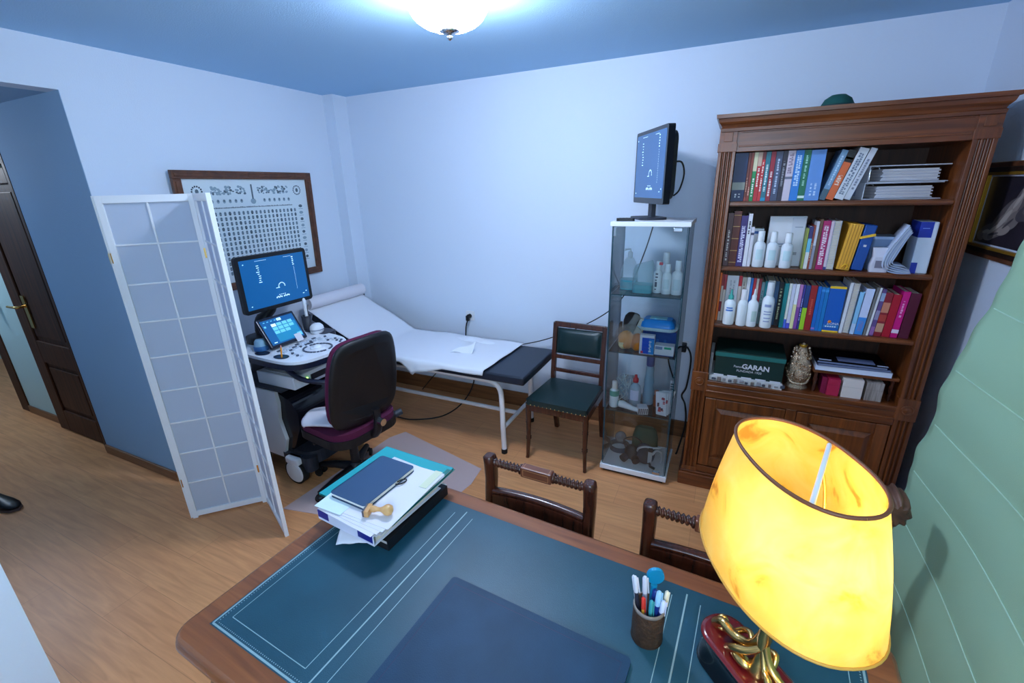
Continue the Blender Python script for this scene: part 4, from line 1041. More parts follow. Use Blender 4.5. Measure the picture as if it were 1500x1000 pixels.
book('leaning orange book with a black and gold top on the top shelf', .404, .031, S1 + .0005, .225, (226, 104, 52), lean=ln, bands=((.76, 1.0, (26, 22, 24)), (.82, .86, (206, 190, 130))), title=((250, 220, 200), .3, .5), group=G1)
book('leaning thick white book with faint print on the top shelf', .437, .038, S1 + .0005, .232, (220, 222, 228), lean=ln + .02, title=((120, 130, 150), .1, .9), group=G1)
book('leaning slim white book, last standing one at the right on the top shelf', .477, .026, S1 + .0005, .232, (210, 212, 220), lean=ln + .03, title=((130, 134, 150), .2, .8), group=G1)
def binder(label, x0, x1, z, th, rot):
    t = thing('ring_binder', label, 'binder', ((x0 + x1) / 2 - .012, BF + .215, z), rot, 'binders lying on the top shelf')
    hw = (x1 - x0) / 2; WB = paint(206, 210, 220, .5)
    MB().b2((-hw, -.125, 0), (hw, .125, .004), WB).b2((-hw, -.125, th - .0045), (hw, .125, th), WB).b2((-hw, -.125, .003), (-hw + .004, .125, th - .003), WB).build('cover', t, bev=.001)
    m = MB()
    for k in range(8): m.b2((-hw + .055 + .003 * (k % 3), -.112 + .002 * (k % 2), .006 + k * (th - .022) / 8), (hw - .03 - .006 * (k % 2), .11, .006 + (k + 1) * (th - .022) / 8 - .0006), paint(224, 220, 222, .8) if k % 2 else paint(206, 204, 212, .8))
    m.build('papers', t)
    m = MB(); m.tube([(-hw + .03, -.06, .004), (-hw + .03, -.06, th * .8), (-hw + .06, -.06, th * .9), (-hw + .07, -.06, .02)], .003, CHROME, 8, sm=4); m.b2((-hw + .01, -.08, .003), (-hw + .05, .08, .007), BLACK); m.build('ring_mechanism', t)
    m = MB()
    m.b2((-hw - .0006, -.05, th * .2), (-hw, .05, th * .8), paint(150, 166, 200)); m.build('spine_label', t)
binder('lower of two white ring binders lying flat on the top shelf', .538, .850, S1 + .0005, .075, .19)
binder('upper of two white ring binders lying flat on the top shelf', .552, .862, S1 + .076, .075, .15)

# second shelf
z = S2 + .0005
book('dull mauve book with white title, first at left on the second shelf', -.011, .026, z, .275, (92, 58, 62), title=((206, 196, 190), .1, .7), group=G2)
book('brown leather book with gilt bands on the second shelf', .016, .036, z, .285, (96, 36, 28), bands=tuple((q, q + .012, (196, 150, 90)) for q in (.06, .28, .5, .72, .92)), group=G2)
book('purple book with white title on the second shelf', .053, .032, z, .262, (58, 38, 104), title=((206, 200, 226), .08, .8), group=G2)
book('white book with black title right of the purple one on the second shelf', .086, .019, z, .272, (226, 222, 230), title=((40, 40, 50), .62, .86), group=G2)
book('slim white book left of the lotion bottles on the second shelf', .106, .016, z, .205, (214, 208, 216), bands=((.8, .86, (70, 70, 100)),), group=G2)
book('white book with a blue top label behind the left lotion bottle', .124, .045, z, .192, (222, 224, 230), y=BF + .11, d=.13, bands=((.86, .93, (40, 96, 170)),), group=G2)
t = thing('white_box', 'upright white flat box with grey print behind the lotion bottles on the second shelf', 'box', (.272, BF + .125, z))
MB().box((0, 0, .128), (.165, .03, .254), paint(220, 220, 226), RX(-.02)).b2((.02, -.019, .005), (.08, -.015, .25), paint(204, 206, 216)).build('carton', t, bev=.002)
m = MB(); m.b2((-.07, -.0212, .10), (.0, -.0206, .104), paint(150, 160, 180)); m.b2((-.07, -.0212, .112), (.01, -.0206, .118), paint(150, 160, 180)); m.b2((.035, -.0212, .20), (.07, -.0206, .203), paint(120, 130, 150)); m.b2((.03, -.0205, .06), (.06, -.0198, .075), paint(150, 150, 160)); m.build('carton_print', t)
for i, (x, L) in enumerate(((.157, 'left'), (.216, 'middle'), (.282, 'right'))):
    pump_bottle('lotion_bottle', L + ' one of three white lotion bottles on the second shelf', (x, BF + .055, z), .028, .185 - .004 * i, col=(226, 230, 236), group='lotion bottles on the second shelf', marks=((200, 222, 228), [(.3, .7, -.6, .6)]))
for L, x, w, h, c, b, ti, wr in (
 ('slim olive green book right of the white box on the second shelf', .355, .008, .20, (150, 160, 70), (), None, False),
 ('navy and light blue book with white foot on the second shelf', .364, .0165, .21, (60, 56, 110), ((.4, .72, (110, 190, 216)), (0, .4, (222, 220, 214))), None, False),
 ('slim brick red book on the second shelf', .381, .0085, .215, (150, 66, 52), (), ((220, 190, 150), .2, .6), False),
 ('pale grey slim book between brick red and brown ones on the second shelf', .390, .012, .235, (206, 206, 216), ((0, .5, (150, 150, 170)),), None, False),
 ('slim brown book left of the magenta one on the second shelf', .403, .013, .245, (108, 78, 58), (), None, False),
 ('magenta book with white title on the second shelf', .417, .032, .238, (176, 24, 100), (), ((240, 214, 226), .1, .9), False),
 ('slim pink and white book right of the magenta one on the second shelf', .450, .012, .236, (222, 200, 214), ((.0, .06, (60, 60, 120)),), None, False),
 ('white spiral bound notebook on the second shelf', .463, .030, .238, (206, 210, 224), (), None, True)):
    book(L, x, w, z, h, c, bands=b, title=ti, group=G2, wire=wr)
def strapped(label, x0, w, z, h, col, lean, pages=False):
    t = thing('folder', label, 'folder', (x0, BF + .05, z)); R = RY(lean); m = MB(); pv = Vector((w, 0, 0))
    cm = paint(*col, .5)
    m.box(pv + R @ Vector((-w / 2, .085, h / 2)), (w, .17, h), cm, R)
    if pages:
        for k in range(4): m.box(pv + R @ Vector((-w * (.15 + .22 * k), -.0007, h / 2)), (.0025, .002, h * .96), paint(190, 124, 34), R)
    m.build('folder_body', t, bev=.005); return t, R, pv
t, R, pv = strapped('yellow folder leaning beside the blue one on the second shelf', .505, .055, z, .222, (234, 170, 52), math.radians(6), True)
MB().tube([pv + R @ Vector((-.035, -.006, .012)), pv + R @ Vector((-.025, -.010, .03)), pv + R @ Vector((-.012, -.008, .02)), pv + R @ Vector((-.018, -.006, .008))], .004, paint(240, 180, 40), 8, sm=4).build('ribbon', t)
t, R, pv = strapped('dark blue folder with a yellow strap on the second shelf', .566, .048, z, .218, (20, 74, 150), math.radians(6))
m = MB(); m.box(pv + R @ Vector((-.026, -.003, .165)), (.062, .004, .012), paint(246, 190, 50), R @ RY(-.35)); m.build('strap', t, bev=.001)
m = MB(); m.box(pv + R @ Vector((-.024, -.0012, .12)), (.012, .002, .010), WPAPER, R); m.build('sticker', t)
t = thing('plastic_tub', 'translucent bluish plastic tub behind the white booklet on the second shelf', 'tub', (.688, BF + .16, z))
m = MB(); m.loft([[(x * s, y * s, zz) for x, y in rrect(.105, .13, .02)] for zz, s in ((0, .92), (.15, 1.0))], film('bluish_tub_plastic', (126, 150, 186), .8)); m.build('tub_body', t)
MB().prism(rrect(.115, .14, .022), .15, .162, film('pale_lid_plastic', (170, 190, 220), .85)).build('lid', t, bev=.002)
t = thing('paper_bag', 'small crumpled whitish bag in front of the plastic tub on the second shelf', 'bag', (.675, BF + .06, z))
m = MB(); rings = [[(x * s + .004 * math.sin(7 * zz * 30), y * s2, zz) for x, y in rrect(.075, .05, .012)] for zz, s, s2 in ((0, .95, 1), (.03, 1.05, .9), (.07, .92, 1), (.10, 1.02, .6), (.115, .9, .4))]
m.loft(rings, paint(206, 202, 212, .7), False); m.b2((-.02, -.0262, .02), (.018, -.024, .055), paint(120, 116, 130)); m.build('bag_body', t)
t = thing('booklet', 'open white booklet curled upright near the right end of the second shelf', 'booklet', (.735, BF + .012, z))
m = MB()
for k in range(5):
    o = k * .008
    pts = smooth_path([(.054 - o * .3, .0, .004 + o * .6), (-.01 + o, -.004, .004 + o), (-.055 + o, -.004, .028 + o * .6), (-.052 + o * 1.2, 0, .09), (-.018 + o * 1.0, .01, .165), (.012 + o * .5, .015, .222 - o)], 5)
    m.loft([[(p.x, p.y - .012, p.z) for p in pts], [(p.x + .012, p.y + .13, p.z) for p in pts]], paint(214, 222, 236, .6) if k % 2 else paint(188, 200, 224, .6), True, False, False, closed=False)
m.build('leaves', t, solid=.0012)
t = thing('carton', 'white and royal blue upright carton at the right end of the second shelf', 'box', (.832, BF + .10, z), -.05)
m = MB(); m.b2((-.035, -.05, 0), (.030, .10, .235), paint(214, 224, 238)); m.build('carton_body', t, bev=.004)
m = MB(); m.b2((-.0352, -.0508, .165), (.012, -.0502, .2352), paint(24, 50, 160)); m.b2((-.0358, -.05, .165), (-.0352, .10, .235), paint(24, 50, 160)); m.b2((-.025, -.0512, .205), (0, -.0509, .208), paint(120, 150, 220)); m.build('carton_print', t)
m = MB(); m.b2((-.0352, -.0508, .0), (-.012, -.0502, .05), paint(24, 50, 160)); m.build('carton_print', t)

# third shelf
z = S3 + .0005
for L, x, w, h, c, b, ti, wr in (
 ('slim bright orange book, first at left on the third shelf', -.014, .011, .275, (240, 112, 34), (), None, False),
 ('slim dark red and cream book beside the orange one on the third shelf', -.002, .011, .268, (206, 186, 176), ((.2, .42, (140, 30, 50)), (.75, 1, (150, 40, 50))), None, False),
 ('slim cream book with a red top on the third shelf', .010, .013, .266, (216, 202, 190), ((.68, 1, (170, 50, 60)),), None, False),
 ('thick off-white book behind the first third-shelf bottle', .024, .058, .262, (214, 212, 218), (), ((170, 170, 180), .3, .9), False),
 ('slim beige book with a red top square on the third shelf', .083, .016, .263, (198, 186, 178), ((.78, 1, (196, 36, 52)),), None, False),
 ('beige grey book left of the second third-shelf bottle', .100, .022, .256, (186, 176, 166), (), ((120, 110, 100), .4, .9), False),
 ('white book behind the second bottle on the third shelf', .123, .017, .257, (228, 226, 232), (), None, False),
 ('blue slim book behind the bottles on the third shelf', .141, .013, .254, (38, 110, 186), ((0, .35, (70, 40, 110)),), None, False),
 ('red slim book behind the bottles on the third shelf', .155, .013, .254, (190, 38, 56), (), None, False),
 ('beige slim book between two red ones on the third shelf', .169, .012, .252, (210, 190, 180), (), None, False),
 ('maroon slim book behind the third bottle on the third shelf', .182, .013, .252, (142, 36, 48), (), None, False),
 ('grey green book behind the bottles on the third shelf', .196, .015, .235, (106, 136, 140), (), ((60, 90, 96), .3, .8), False),
 ('teal slim book left of the tallest third-shelf bottle', .212, .013, .24, (16, 128, 136), (), None, False),
 ('cream white book behind the tallest third-shelf bottle', .226, .033, .245, (220, 216, 212), (), None, False),
 ('steel blue book right of the tallest third-shelf bottle', .260, .020, .243, (40, 74, 110), (), None, False),
 ('black slim book with pale title on the third shelf', .281, .020, .240, (22, 22, 32), (), ((190, 190, 150), .15, .85), False),
 ('teal green book right of the black one on the third shelf', .302, .019, .241, (14, 122, 124), (), None, False),
 ('slim cream and blue book right of the teal green one on the third shelf', .322, .012, .241, (222, 224, 214), ((0, .2, (70, 100, 200)),), None, False),
 ('white book with a violet foot on the third shelf', .335, .016, .240, (206, 206, 226), ((0, .12, (80, 80, 200)),), None, False),
 ('white book with a yellow edge on the third shelf', .352, .016, .240, (232, 230, 236), ((.0, .55, (226, 218, 160)),), None, False),
 ('mauve and pink slim book on the third shelf', .369, .015, .239, (186, 120, 176), ((0, .5, (130, 70, 150)),), None, False),
 ('indigo slim book right of the mauve one on the third shelf', .385, .010, .238, (54, 48, 130), (), ((180, 180, 230), .2, .7), False),
 ('navy book with a lime green lower half on the third shelf', .396, .021, .236, (36, 60, 118), ((0, .50, (160, 204, 40)),), None, False),
 ('deep red book with orange title on the third shelf', .418, .029, .238, (156, 26, 34), (), ((210, 90, 70), .35, .7), False)):
    book(L, x, w, z, h, c, bands=b, title=ti, group=G3, wire=wr)
for k in range(3):
    book(('first', 'second', 'third')[k] + ' from left of the slim bright blue volumes on the third shelf', .449 + k * .0165, .016, z, .234 - .002 * k, (16, 104 + 8 * k, 190), bands=((.03, .07, (150, 120, 200)),) if k == 0 else ((.9, .95, (60, 150, 220)),), group='blue volumes on the third shelf')
t = book('wide bright blue volume with yellow edge and orange emblem on the third shelf', .499, .070, z, .240, (14, 92, 184), bands=((.95, 1.0, (244, 196, 40)), (.0, .035, (250, 206, 50)), (.10, .16, (40, 120, 190))), group='blue volumes on the third shelf')
m = MB(); m.lathe([(.008, 0), (.008, .001), (.001, .0012)], (.026, -.0008, .055), paint(246, 130, 40), 12, R=RX(PI / 2)); m.text('ZONA', .018, paint(236, 240, 244), TF((.042, -.0012, .045), RX(PI / 2)))
for k in range(5): m.b2((.010 + k * .010, -.0013, .026), (.017 + k * .010, -.0008, .033), paint(210, 226, 240))
m.build('spine_emblem', t)
for k in range(2):
    book(('slim white book right of the wide blue volume on the third shelf', 'spiral bound beige notebook on the third shelf')[k], (.572, .588)[k], (.014, .026)[k], z, (.262, .262)[k], ((226, 226, 232), (206, 196, 200))[k], group=G3, wire=(k == 1), lean=0.03)
for L, x, w, h, c, b, ti, ln in (
 ('pale blue book right of the spiral notebook on the third shelf', .618, .018, .218, (140, 196, 230), ((0, .25, (190, 210, 236)),), None, .04),
 ('light lavender-white book with a blue foot on the third shelf', .638, .034, .236, (206, 214, 240), ((.0, .38, (60, 140, 214)),), ((120, 130, 190), .08, .3), .05),
 ('grey-brown slim book on the third shelf', .675, .010, .246, (120, 118, 116), (), None, .06),
 ('white slim book right of the grey-brown one on the third shelf', .687, .010, .244, (222, 220, 222), (), None, .06),
 ('violet grey book with pale squares on the third shelf', .699, .017, .238, (100, 76, 130), ((.75, .92, (150, 170, 200)), (.35, .55, (150, 140, 170)), (.02, .2, (150, 100, 160))), None, .06),
 ('dark red flowered book on the third shelf', .718, .030, .222, (140, 30, 44), ((.55, .78, (206, 130, 100)), (.1, .3, (200, 150, 120)), (.35, .5, (180, 60, 50))), None, .05),
 ('plain scarlet book left of the magenta one on the third shelf', .750, .032, .215, (176, 12, 40), (), None, .05),
 ('hot magenta book with white emblem on the third shelf', .784, .028, .232, (206, 10, 120), ((.10, .18, (236, 214, 230)),), ((240, 170, 210), .45, .8), .05),
 ('dark wine coloured book, last at right on the third shelf', .816, .040, .226, (88, 18, 46), (), None, .04)):
    book(L, x, w, z, h, c, bands=b, title=ti, group=G3, lean=ln)
for i, (x, r, h, L, cone, mk, cp) in enumerate((
  (.054, .029, .195, 'white bottle with blue lettering and a green nozzle, first at left on the third shelf', True, ((70, 120, 200), [(.56, .62, -.7, .6), (.66, .71, -.6, .5)]), (60, 160, 150)),
  (.116, .025, .200, 'plain pinkish white bottle, second of the row on the third shelf', False, None, (236, 232, 238)),
  (.166, .026, .205, 'white bottle with small grey print, third of the row on the third shelf', True, ((190, 210, 206), [(.2, .6, -.1, .9)]), (232, 236, 240)),
  (.236, .029, .245, 'tallest white bottle with grey text lines, fourth of the row on the third shelf', False, ((150, 160, 200), [(.66, .74, -.6, .5), (.5, .53, -.6, .7), (.42, .45, -.6, .6), (.3, .33, -.5, .6), (.2, .23, -.5, .5)]), (222, 224, 230)))):
    pump_bottle('lotion_bottle', L, (x, BF + .013 + r - .012, z), r, h, cap=cp, cone=cone, marks=mk, group='white bottles on the third shelf')
for i, bk in enumerate([o for o in C.objects if o.get('group') in (G3, 'blue volumes on the third shelf') and o.location.x < .29]): bk.location.y += .035
# bottom compartment
z = WK + .0005
t = thing('printed_bag', 'white paper bag printed with grey patches lying under the green box', 'bag', (.198, BF + .15, z))
m = MB(); rn = random.Random(2)
outl = [(-.205, -.135), (-.15, -.142), (-.10, -.150), (-.05, -.138), (0, -.146), (.06, -.140), (.12, -.148), (.168, -.152), (.165, .10), (-.20, .12)]
m.prism(outl, 0, .030, paint(210, 206, 206, .6))
for k in range(13):
    x0 = -.19 + k * .029; m.b2((x0, -.1545, .002 + .008 * rn.random()), (x0 + .012 + .012 * rn.random(), -.13, .018 + .012 * rn.random()), (paint(70, 72, 84), paint(120, 108, 104), paint(150, 146, 150))[k % 3])
m.prism([(-.21, -.10), (-.195, -.12), (-.192, .08), (-.21, .08)], .02, .16, paint(190, 186, 188, .6)); m.b2((-.2105, -.1, .05), (-.198, -.06, .10), paint(60, 62, 72))
m.build('bag_body', t, bev=.003)
t = thing('green_gift_box', 'dark green flat box with white lettering at the left of the lowest open shelf', 'box', (.193, BF + .16, z + .031), -.02)
DG = mat('dark_green_box', (14, 44, 40), .45); TG = mat('teal_green_lid', (34, 104, 98), .45)
m = MB(); m.b2((-.175, -.135, 0), (.172, .12, .135), DG); m.build('box_body', t, bev=.002)
m = MB(); m.b2((-.177, -.137, .115), (.174, .122, .148), DG); m.b2((-.178, -.138, .118), (.175, -.1365, .142), TG); m.build('lid', t, bev=.002)  # lid top dark green: shelf shadow put into its colour, teal only in front
m = MB(); Tx = TF((.035, -.1358, .070), RX(PI / 2))
m.text('GARAN', .040, WPAPER, Tx, bold=.0012); m.text('Pastor', .018, WPAPER, TF((-.052, -.1358, .066), RX(PI / 2))); m.text('FUNDADA 1920', .018, WPAPER, TF((.005, -.1358, .042), RX(PI / 2)))
for k in range(5): m.b2((-.174 + k * .072, -.1365, .0), (-.122 + k * .072, -.134, .007), WPAPER)
m.b2((.0, -.1378, .125), (.03, -.1372, .132), paint(150, 180, 180)); m.build('lettering', t)
t = thing('ornate_statuette', 'small ornate silvery gold religious statuette on the lowest open shelf', 'figurine', (.440, BF + .09, z))
SIL = mat('antique_silver_gilt', (206, 180, 152), .2, metal=.95, bump=.8, bscale=160)
m = MB(); m.lathe([(.055, 0), (.058, .008), (.050, .016), (.044, .022), (.050, .03), (.046, .036), (.002, .038)], (0, 0, 0), SIL, 24, sy=.8); m.build('pedestal', t)
m = MB(); m.lathe([(.045, .036), (.055, .06), (.060, .10), (.052, .14), (.042, .17), (.034, .195), (.026, .215), (.022, .235), (.012, .25), (.002, .26)], (0, 0, 0), SIL, 24, sy=.7)
rn = random.Random(6)
for k in range(70):
    zz = .05 + .19 * rn.random(); a = rn.random() * 2 * PI; r = .058 - .17 * max(0, zz - .10); m.sph((r * math.cos(a), .75 * r * math.sin(a), zz), (.007, .007, .009), SIL, 6, 4)
m.sph((0, -.038, .085), (.026, .014, .036), SIL, 12, 8)
m.tube([(-.056, -.01, .07), (-.035, -.05, .045), (0, -.058, .040), (.035, -.05, .045), (.056, -.01, .07)], .006, SIL, 8, sm=4)
m.build('figure', t)
m = MB(); m.lathe([(.016, .235), (.020, .245), (.018, .25)], (0, 0, 0), GOLD, 16); m.build('crown', t)
for k in range(6): m = MB()
t = thing('wooden_stand', 'low dark wooden stand holding magazines at the right of the lowest open shelf', 'stand', (.684, BF + .16, z))
m = MB(); m.b2((-.185, -.12, .115), (.185, .12, .133), CASEWOODX); m.build('stand_top', t, bev=.003)
for sx in (-1, 1):
    for sy in (-1, 1):
        m = MB(); m.lathe([(.008, 0), (.010, .02), (.007, .04), (.012, .07), (.008, .09), (.011, .115)], (sx * .165, sy * .10, 0), CHAIRWOOD, 10); m.build('leg', t)
yb = z + .1335
for k, (hh, c, L) in enumerate(((.026, (206, 212, 232), 'thick white magazine at the bottom of the pile on the wooden stand'), (.014, (24, 32, 66), 'dark navy magazine in the middle of the pile on the wooden stand'), (.012, (14, 14, 20), 'black glossy magazine on top of the pile on the wooden stand'))):
    t = thing('magazine', L, 'magazine', (.672 - .004 * k, BF + .15, yb), (.0, .03, -.02)[k], 'magazines on the wooden stand')
    MB().b2((-.165 + .006 * k, -.115, .001), (.16 - .008 * k, .10, hh - .0015), paint(214, 220, 236) if k < 1 else paint(110, 120, 150)).build('pages', t)
    m = MB(); m.b2((-.166 + .006 * k, -.116, hh - .0015), (.161 - .008 * k, .101, hh), paint(*c, .2)); m.b2((-.166 + .006 * k, -.116, 0), (.161 - .008 * k, .101, .001), paint(*c, .2)); m.b2((-.167 + .006 * k, -.116, 0), (-.165 + .006 * k, .101, hh), paint(*c, .2))
    if k == 2: m.b2((-.06, -.09, hh), (.10, -.02, hh + .0006), paint(120, 132, 170, .2)); m.b2((-.145, -.10, hh), (-.09, -.085, hh + .0006), paint(190, 200, 226)); m.b2((.105, -.105, hh), (.15, -.09, hh + .0006), paint(190, 196, 216))
    m.build('cover', t); yb += hh + .0003
for x, w, c, L, n in ((.600, .055, (176, 24, 66), 'crimson card box under the wooden stand', 0), (.682, .088, (222, 208, 200), 'cream card box in the middle under the wooden stand', 1), (.775, .072, (146, 132, 124), 'grey wood-grained box at the right under the wooden stand', 2)):
    t = thing('card_box', L, 'box', (x, BF + .085, z)); hw = w / 2
    if n == 2: m = MB(); m.b2((-hw, -.06, 0), (hw, .08, .100), wood('grey_printed_grain', (110, 98, 92), (176, 164, 156), (60, 10, 4), .6)); m.build('carton', t, bev=.001)
    else: MB().b2((-hw, -.06, 0), (hw, .08, .104 - .012 * (n == 0)), paint(*c, .6)).build('carton', t, bev=.001)
    m = MB(); m.b2((-hw - .0004, -.0604, .060), (hw + .0004, .0804, .0608), paint(*[int(q * .7) for q in c])); m.build('lid_seam', t)
    if n == 0: m = MB(); m.prism([(-.030, -.05), (-.030, .06), (-.05, .06), (-.05, -.03)], 0, .092, paint(120, 16, 56)); m.build('side_flap', t)
t = thing('green_hat', 'dark green round-topped hat lying on top of the bookcase', 'hat', (.405, 2.88, 2.136))
m = MB(); m.lathe([(.11, 0), (.112, .004), (.075, .010), (.068, .03), (.055, .055), (.03, .072), (.002, .076)], (0, 0, 0), mat('dark_green_felt', (26, 84, 80), .9), 26, sx=1.0); m.build('crown_felt', t)
MB().lathe([(.0765, .010), (.0715, .028)], (0, 0, 0), paint(16, 50, 50), 26, cap=False).build('hat_band', t)

# ================================================================ PAINTING ON THE RIGHT WALL
def painting():
    t = thing('framed_painting', 'dark framed painting with gilt inner edge on the right wall beside the bookcase', 'painting', (RXW, 2.615, 1.675))
    W, H = .62, .40
    f = MB(); g = MB(); B = mat('dark_painting_frame', (30, 20, 16), .3)
    def ring(m, w0, w1, h0, h1, x0, x1, mm):   # rectangular ring, outer w0 h0, inner w1 h1
        for (a, b, c, d) in ((-w0/2, w0/2, h1/2, h0/2), (-w0/2, w0/2, -h0/2, -h1/2), (-w0/2, -w1/2, -h1/2, h1/2), (w1/2, w0/2, -h1/2, h1/2)):
            m.b2((x0, a, c), (x1, b, d), mm)
    ring(f, W, W - .04, H, H - .04, -.022, -.001, FRAMEWOOD); ring(f, W - .04, W - .08, H - .04, H - .08, -.030, -.001, B)
    f.build('frame', t, bev=.003)
    ring(g, W + .004, W - .006, H + .004, H - .006, -.012, -.0005, GOLD); ring(g, W - .08, W - .104, H - .08, H - .104, -.027, -.001, GOLD); g.build('gilt_edge', t, bev=.001)
    p = MB(); p.b2((-.012, -(W - .09)/2, -(H - .09)/2), (-.002, (W - .09)/2, (H - .09)/2), mat('dark_canvas', (38, 32, 42), .5, var=.25, vscale=14))
    ring(p, W - .104, W - .118, H - .104, H - .118, -.0135, -.010, paint(190, 196, 214)); 
    rn = random.Random(9)
    def stroke(pts, wid, c, dx):
        P = smooth_path([(0, a, b) for a, b in pts], 6)
        for i in range(len(P) - 1):
            a, b = P[i], P[i + 1]; w0 = wid * math.sin(PI * (i + .3) / len(P)) + .002; w1 = wid * math.sin(PI * (i + 1.3) / len(P)) + .002
            n = Vector((0, -(b - a).z, (b - a).y)).normalized()
            p.add([Vector((dx, 0, 0)) + v for v in (a - n * w0, b - n * w1, b + n * w1, a + n * w0)], [(0, 1, 2, 3)], c)
    cols = [paint(*c, .6) for c in ((96, 88, 90), (122, 112, 110), (150, 138, 132), (178, 166, 158), (70, 64, 70))]
    def ell(y, z, ry, rz, rot, c, dx):              # soft folded cloth, generic pale forms
        p.add([Vector((dx, y + ry * math.cos(a) * math.cos(rot) - rz * math.sin(a) * math.sin(rot), z + ry * math.cos(a) * math.sin(rot) + rz * math.sin(a) * math.cos(rot))) for a in [2 * PI * k / 20 for k in range(20)]], [tuple(range(20))], c)
    dx = -.0122
    for (y, z, ry, rz, rot, c) in ((.12, -.085, .11, .035, -.15, 0), (.05, -.03, .12, .05, -.75, 0), (-.05, .06, .08, .04, -.9, 0), (.20, -.11, .035, .022, .1, 1), (.13, -.105, .05, .022, -.1, 2), (.07, -.06, .085, .032, -.72, 1),
                                   (.0, .01, .07, .030, -.8, 2), (-.03, -.03, .05, .035, -.5, 1), (-.06, .09, .045, .022, -1.0, 2), (-.085, .115, .022, .016, -.6, 3), (.04, -.03, .06, .014, -.75, 3), (.10, -.075, .05, .010, -.5, 3), (-.03, .05, .045, .010, -.9, 3),
                                   (.02, -.075, .05, .02, -.2, 2), (.16, -.09, .03, .008, -.2, 3), (.0, -.045, .04, .006, -.6, 4), (.09, -.095, .04, .005, -.2, 4), (-.1, .0, .06, .03, -.3, 4), (-.12, .02, .04, .02, -.4, 0)):
        ell(y, z, ry, rz, rot, cols[c], dx); dx -= .00012
    p.build('canvas', t)
painting()

# ================================================================ GREEN CURTAIN AT THE RIGHT
def curtain():
    FAB = mat('pale_green_curtain_fabric', (158, 192, 160), .85, bump=.12, bscale=420, spec=.2); SEAM = mat('pale_green_curtain_seam', (176, 206, 182), .8)
    X = .725
    t = thing('green_curtain', 'pale green floor-length fabric curtain with horizontal seams at the right edge', 'curtain', (X, .6, 0))
    zt, zb = CZ - .04, .02
    def ye(z):                                    # slanting free edge
        k = max(0, min(1, (1.75 - z) / 1.15))
        return 1.655 + .31 * k ** .9 - .10 * max(0, z - 1.75) - .6
    def fn(u, v):
        z = zb + (zt - zb) * v; y0 = -1.5; y1 = ye(z) + .006 * math.sin(z * 23) + .005 * math.sin(z * 51)
        if .62 < z < .80: y1 -= .02 * math.sin((z - .62) / .18 * PI)
        y = y0 + (y1 - y0) * u
        x = .010 * math.sin(z * 6 + y * 3.2) + .007 * math.sin(y * 7 + z * 2) + .012 * max(0, u - .9) * math.sin(z * 14) * 4
        ph = ((z - .15) / .218) % 1.0; x -= .005 * math.sin(ph * PI)
        return (x, y, z)
    m = MB(); m.grid(fn, 80, 150, FAB); m.build('curtain_cloth', t, solid=.002)
    for k in range(11):
        z = .15 + .218 * k; v = (z - zb) / (zt - zb)
        pts = [Vector(fn(u / 40 * .99, v)) + Vector((-.003, 0, 0)) for u in range(41)]
        MB().tube(pts, .0018, SEAM, 6).build('seam', t)
    MB().tube([(0, -1.55, CZ - .025), (0, 1.0, CZ - .025)], .012, WHITE, 10).build('curtain_rail', t)
curtain()
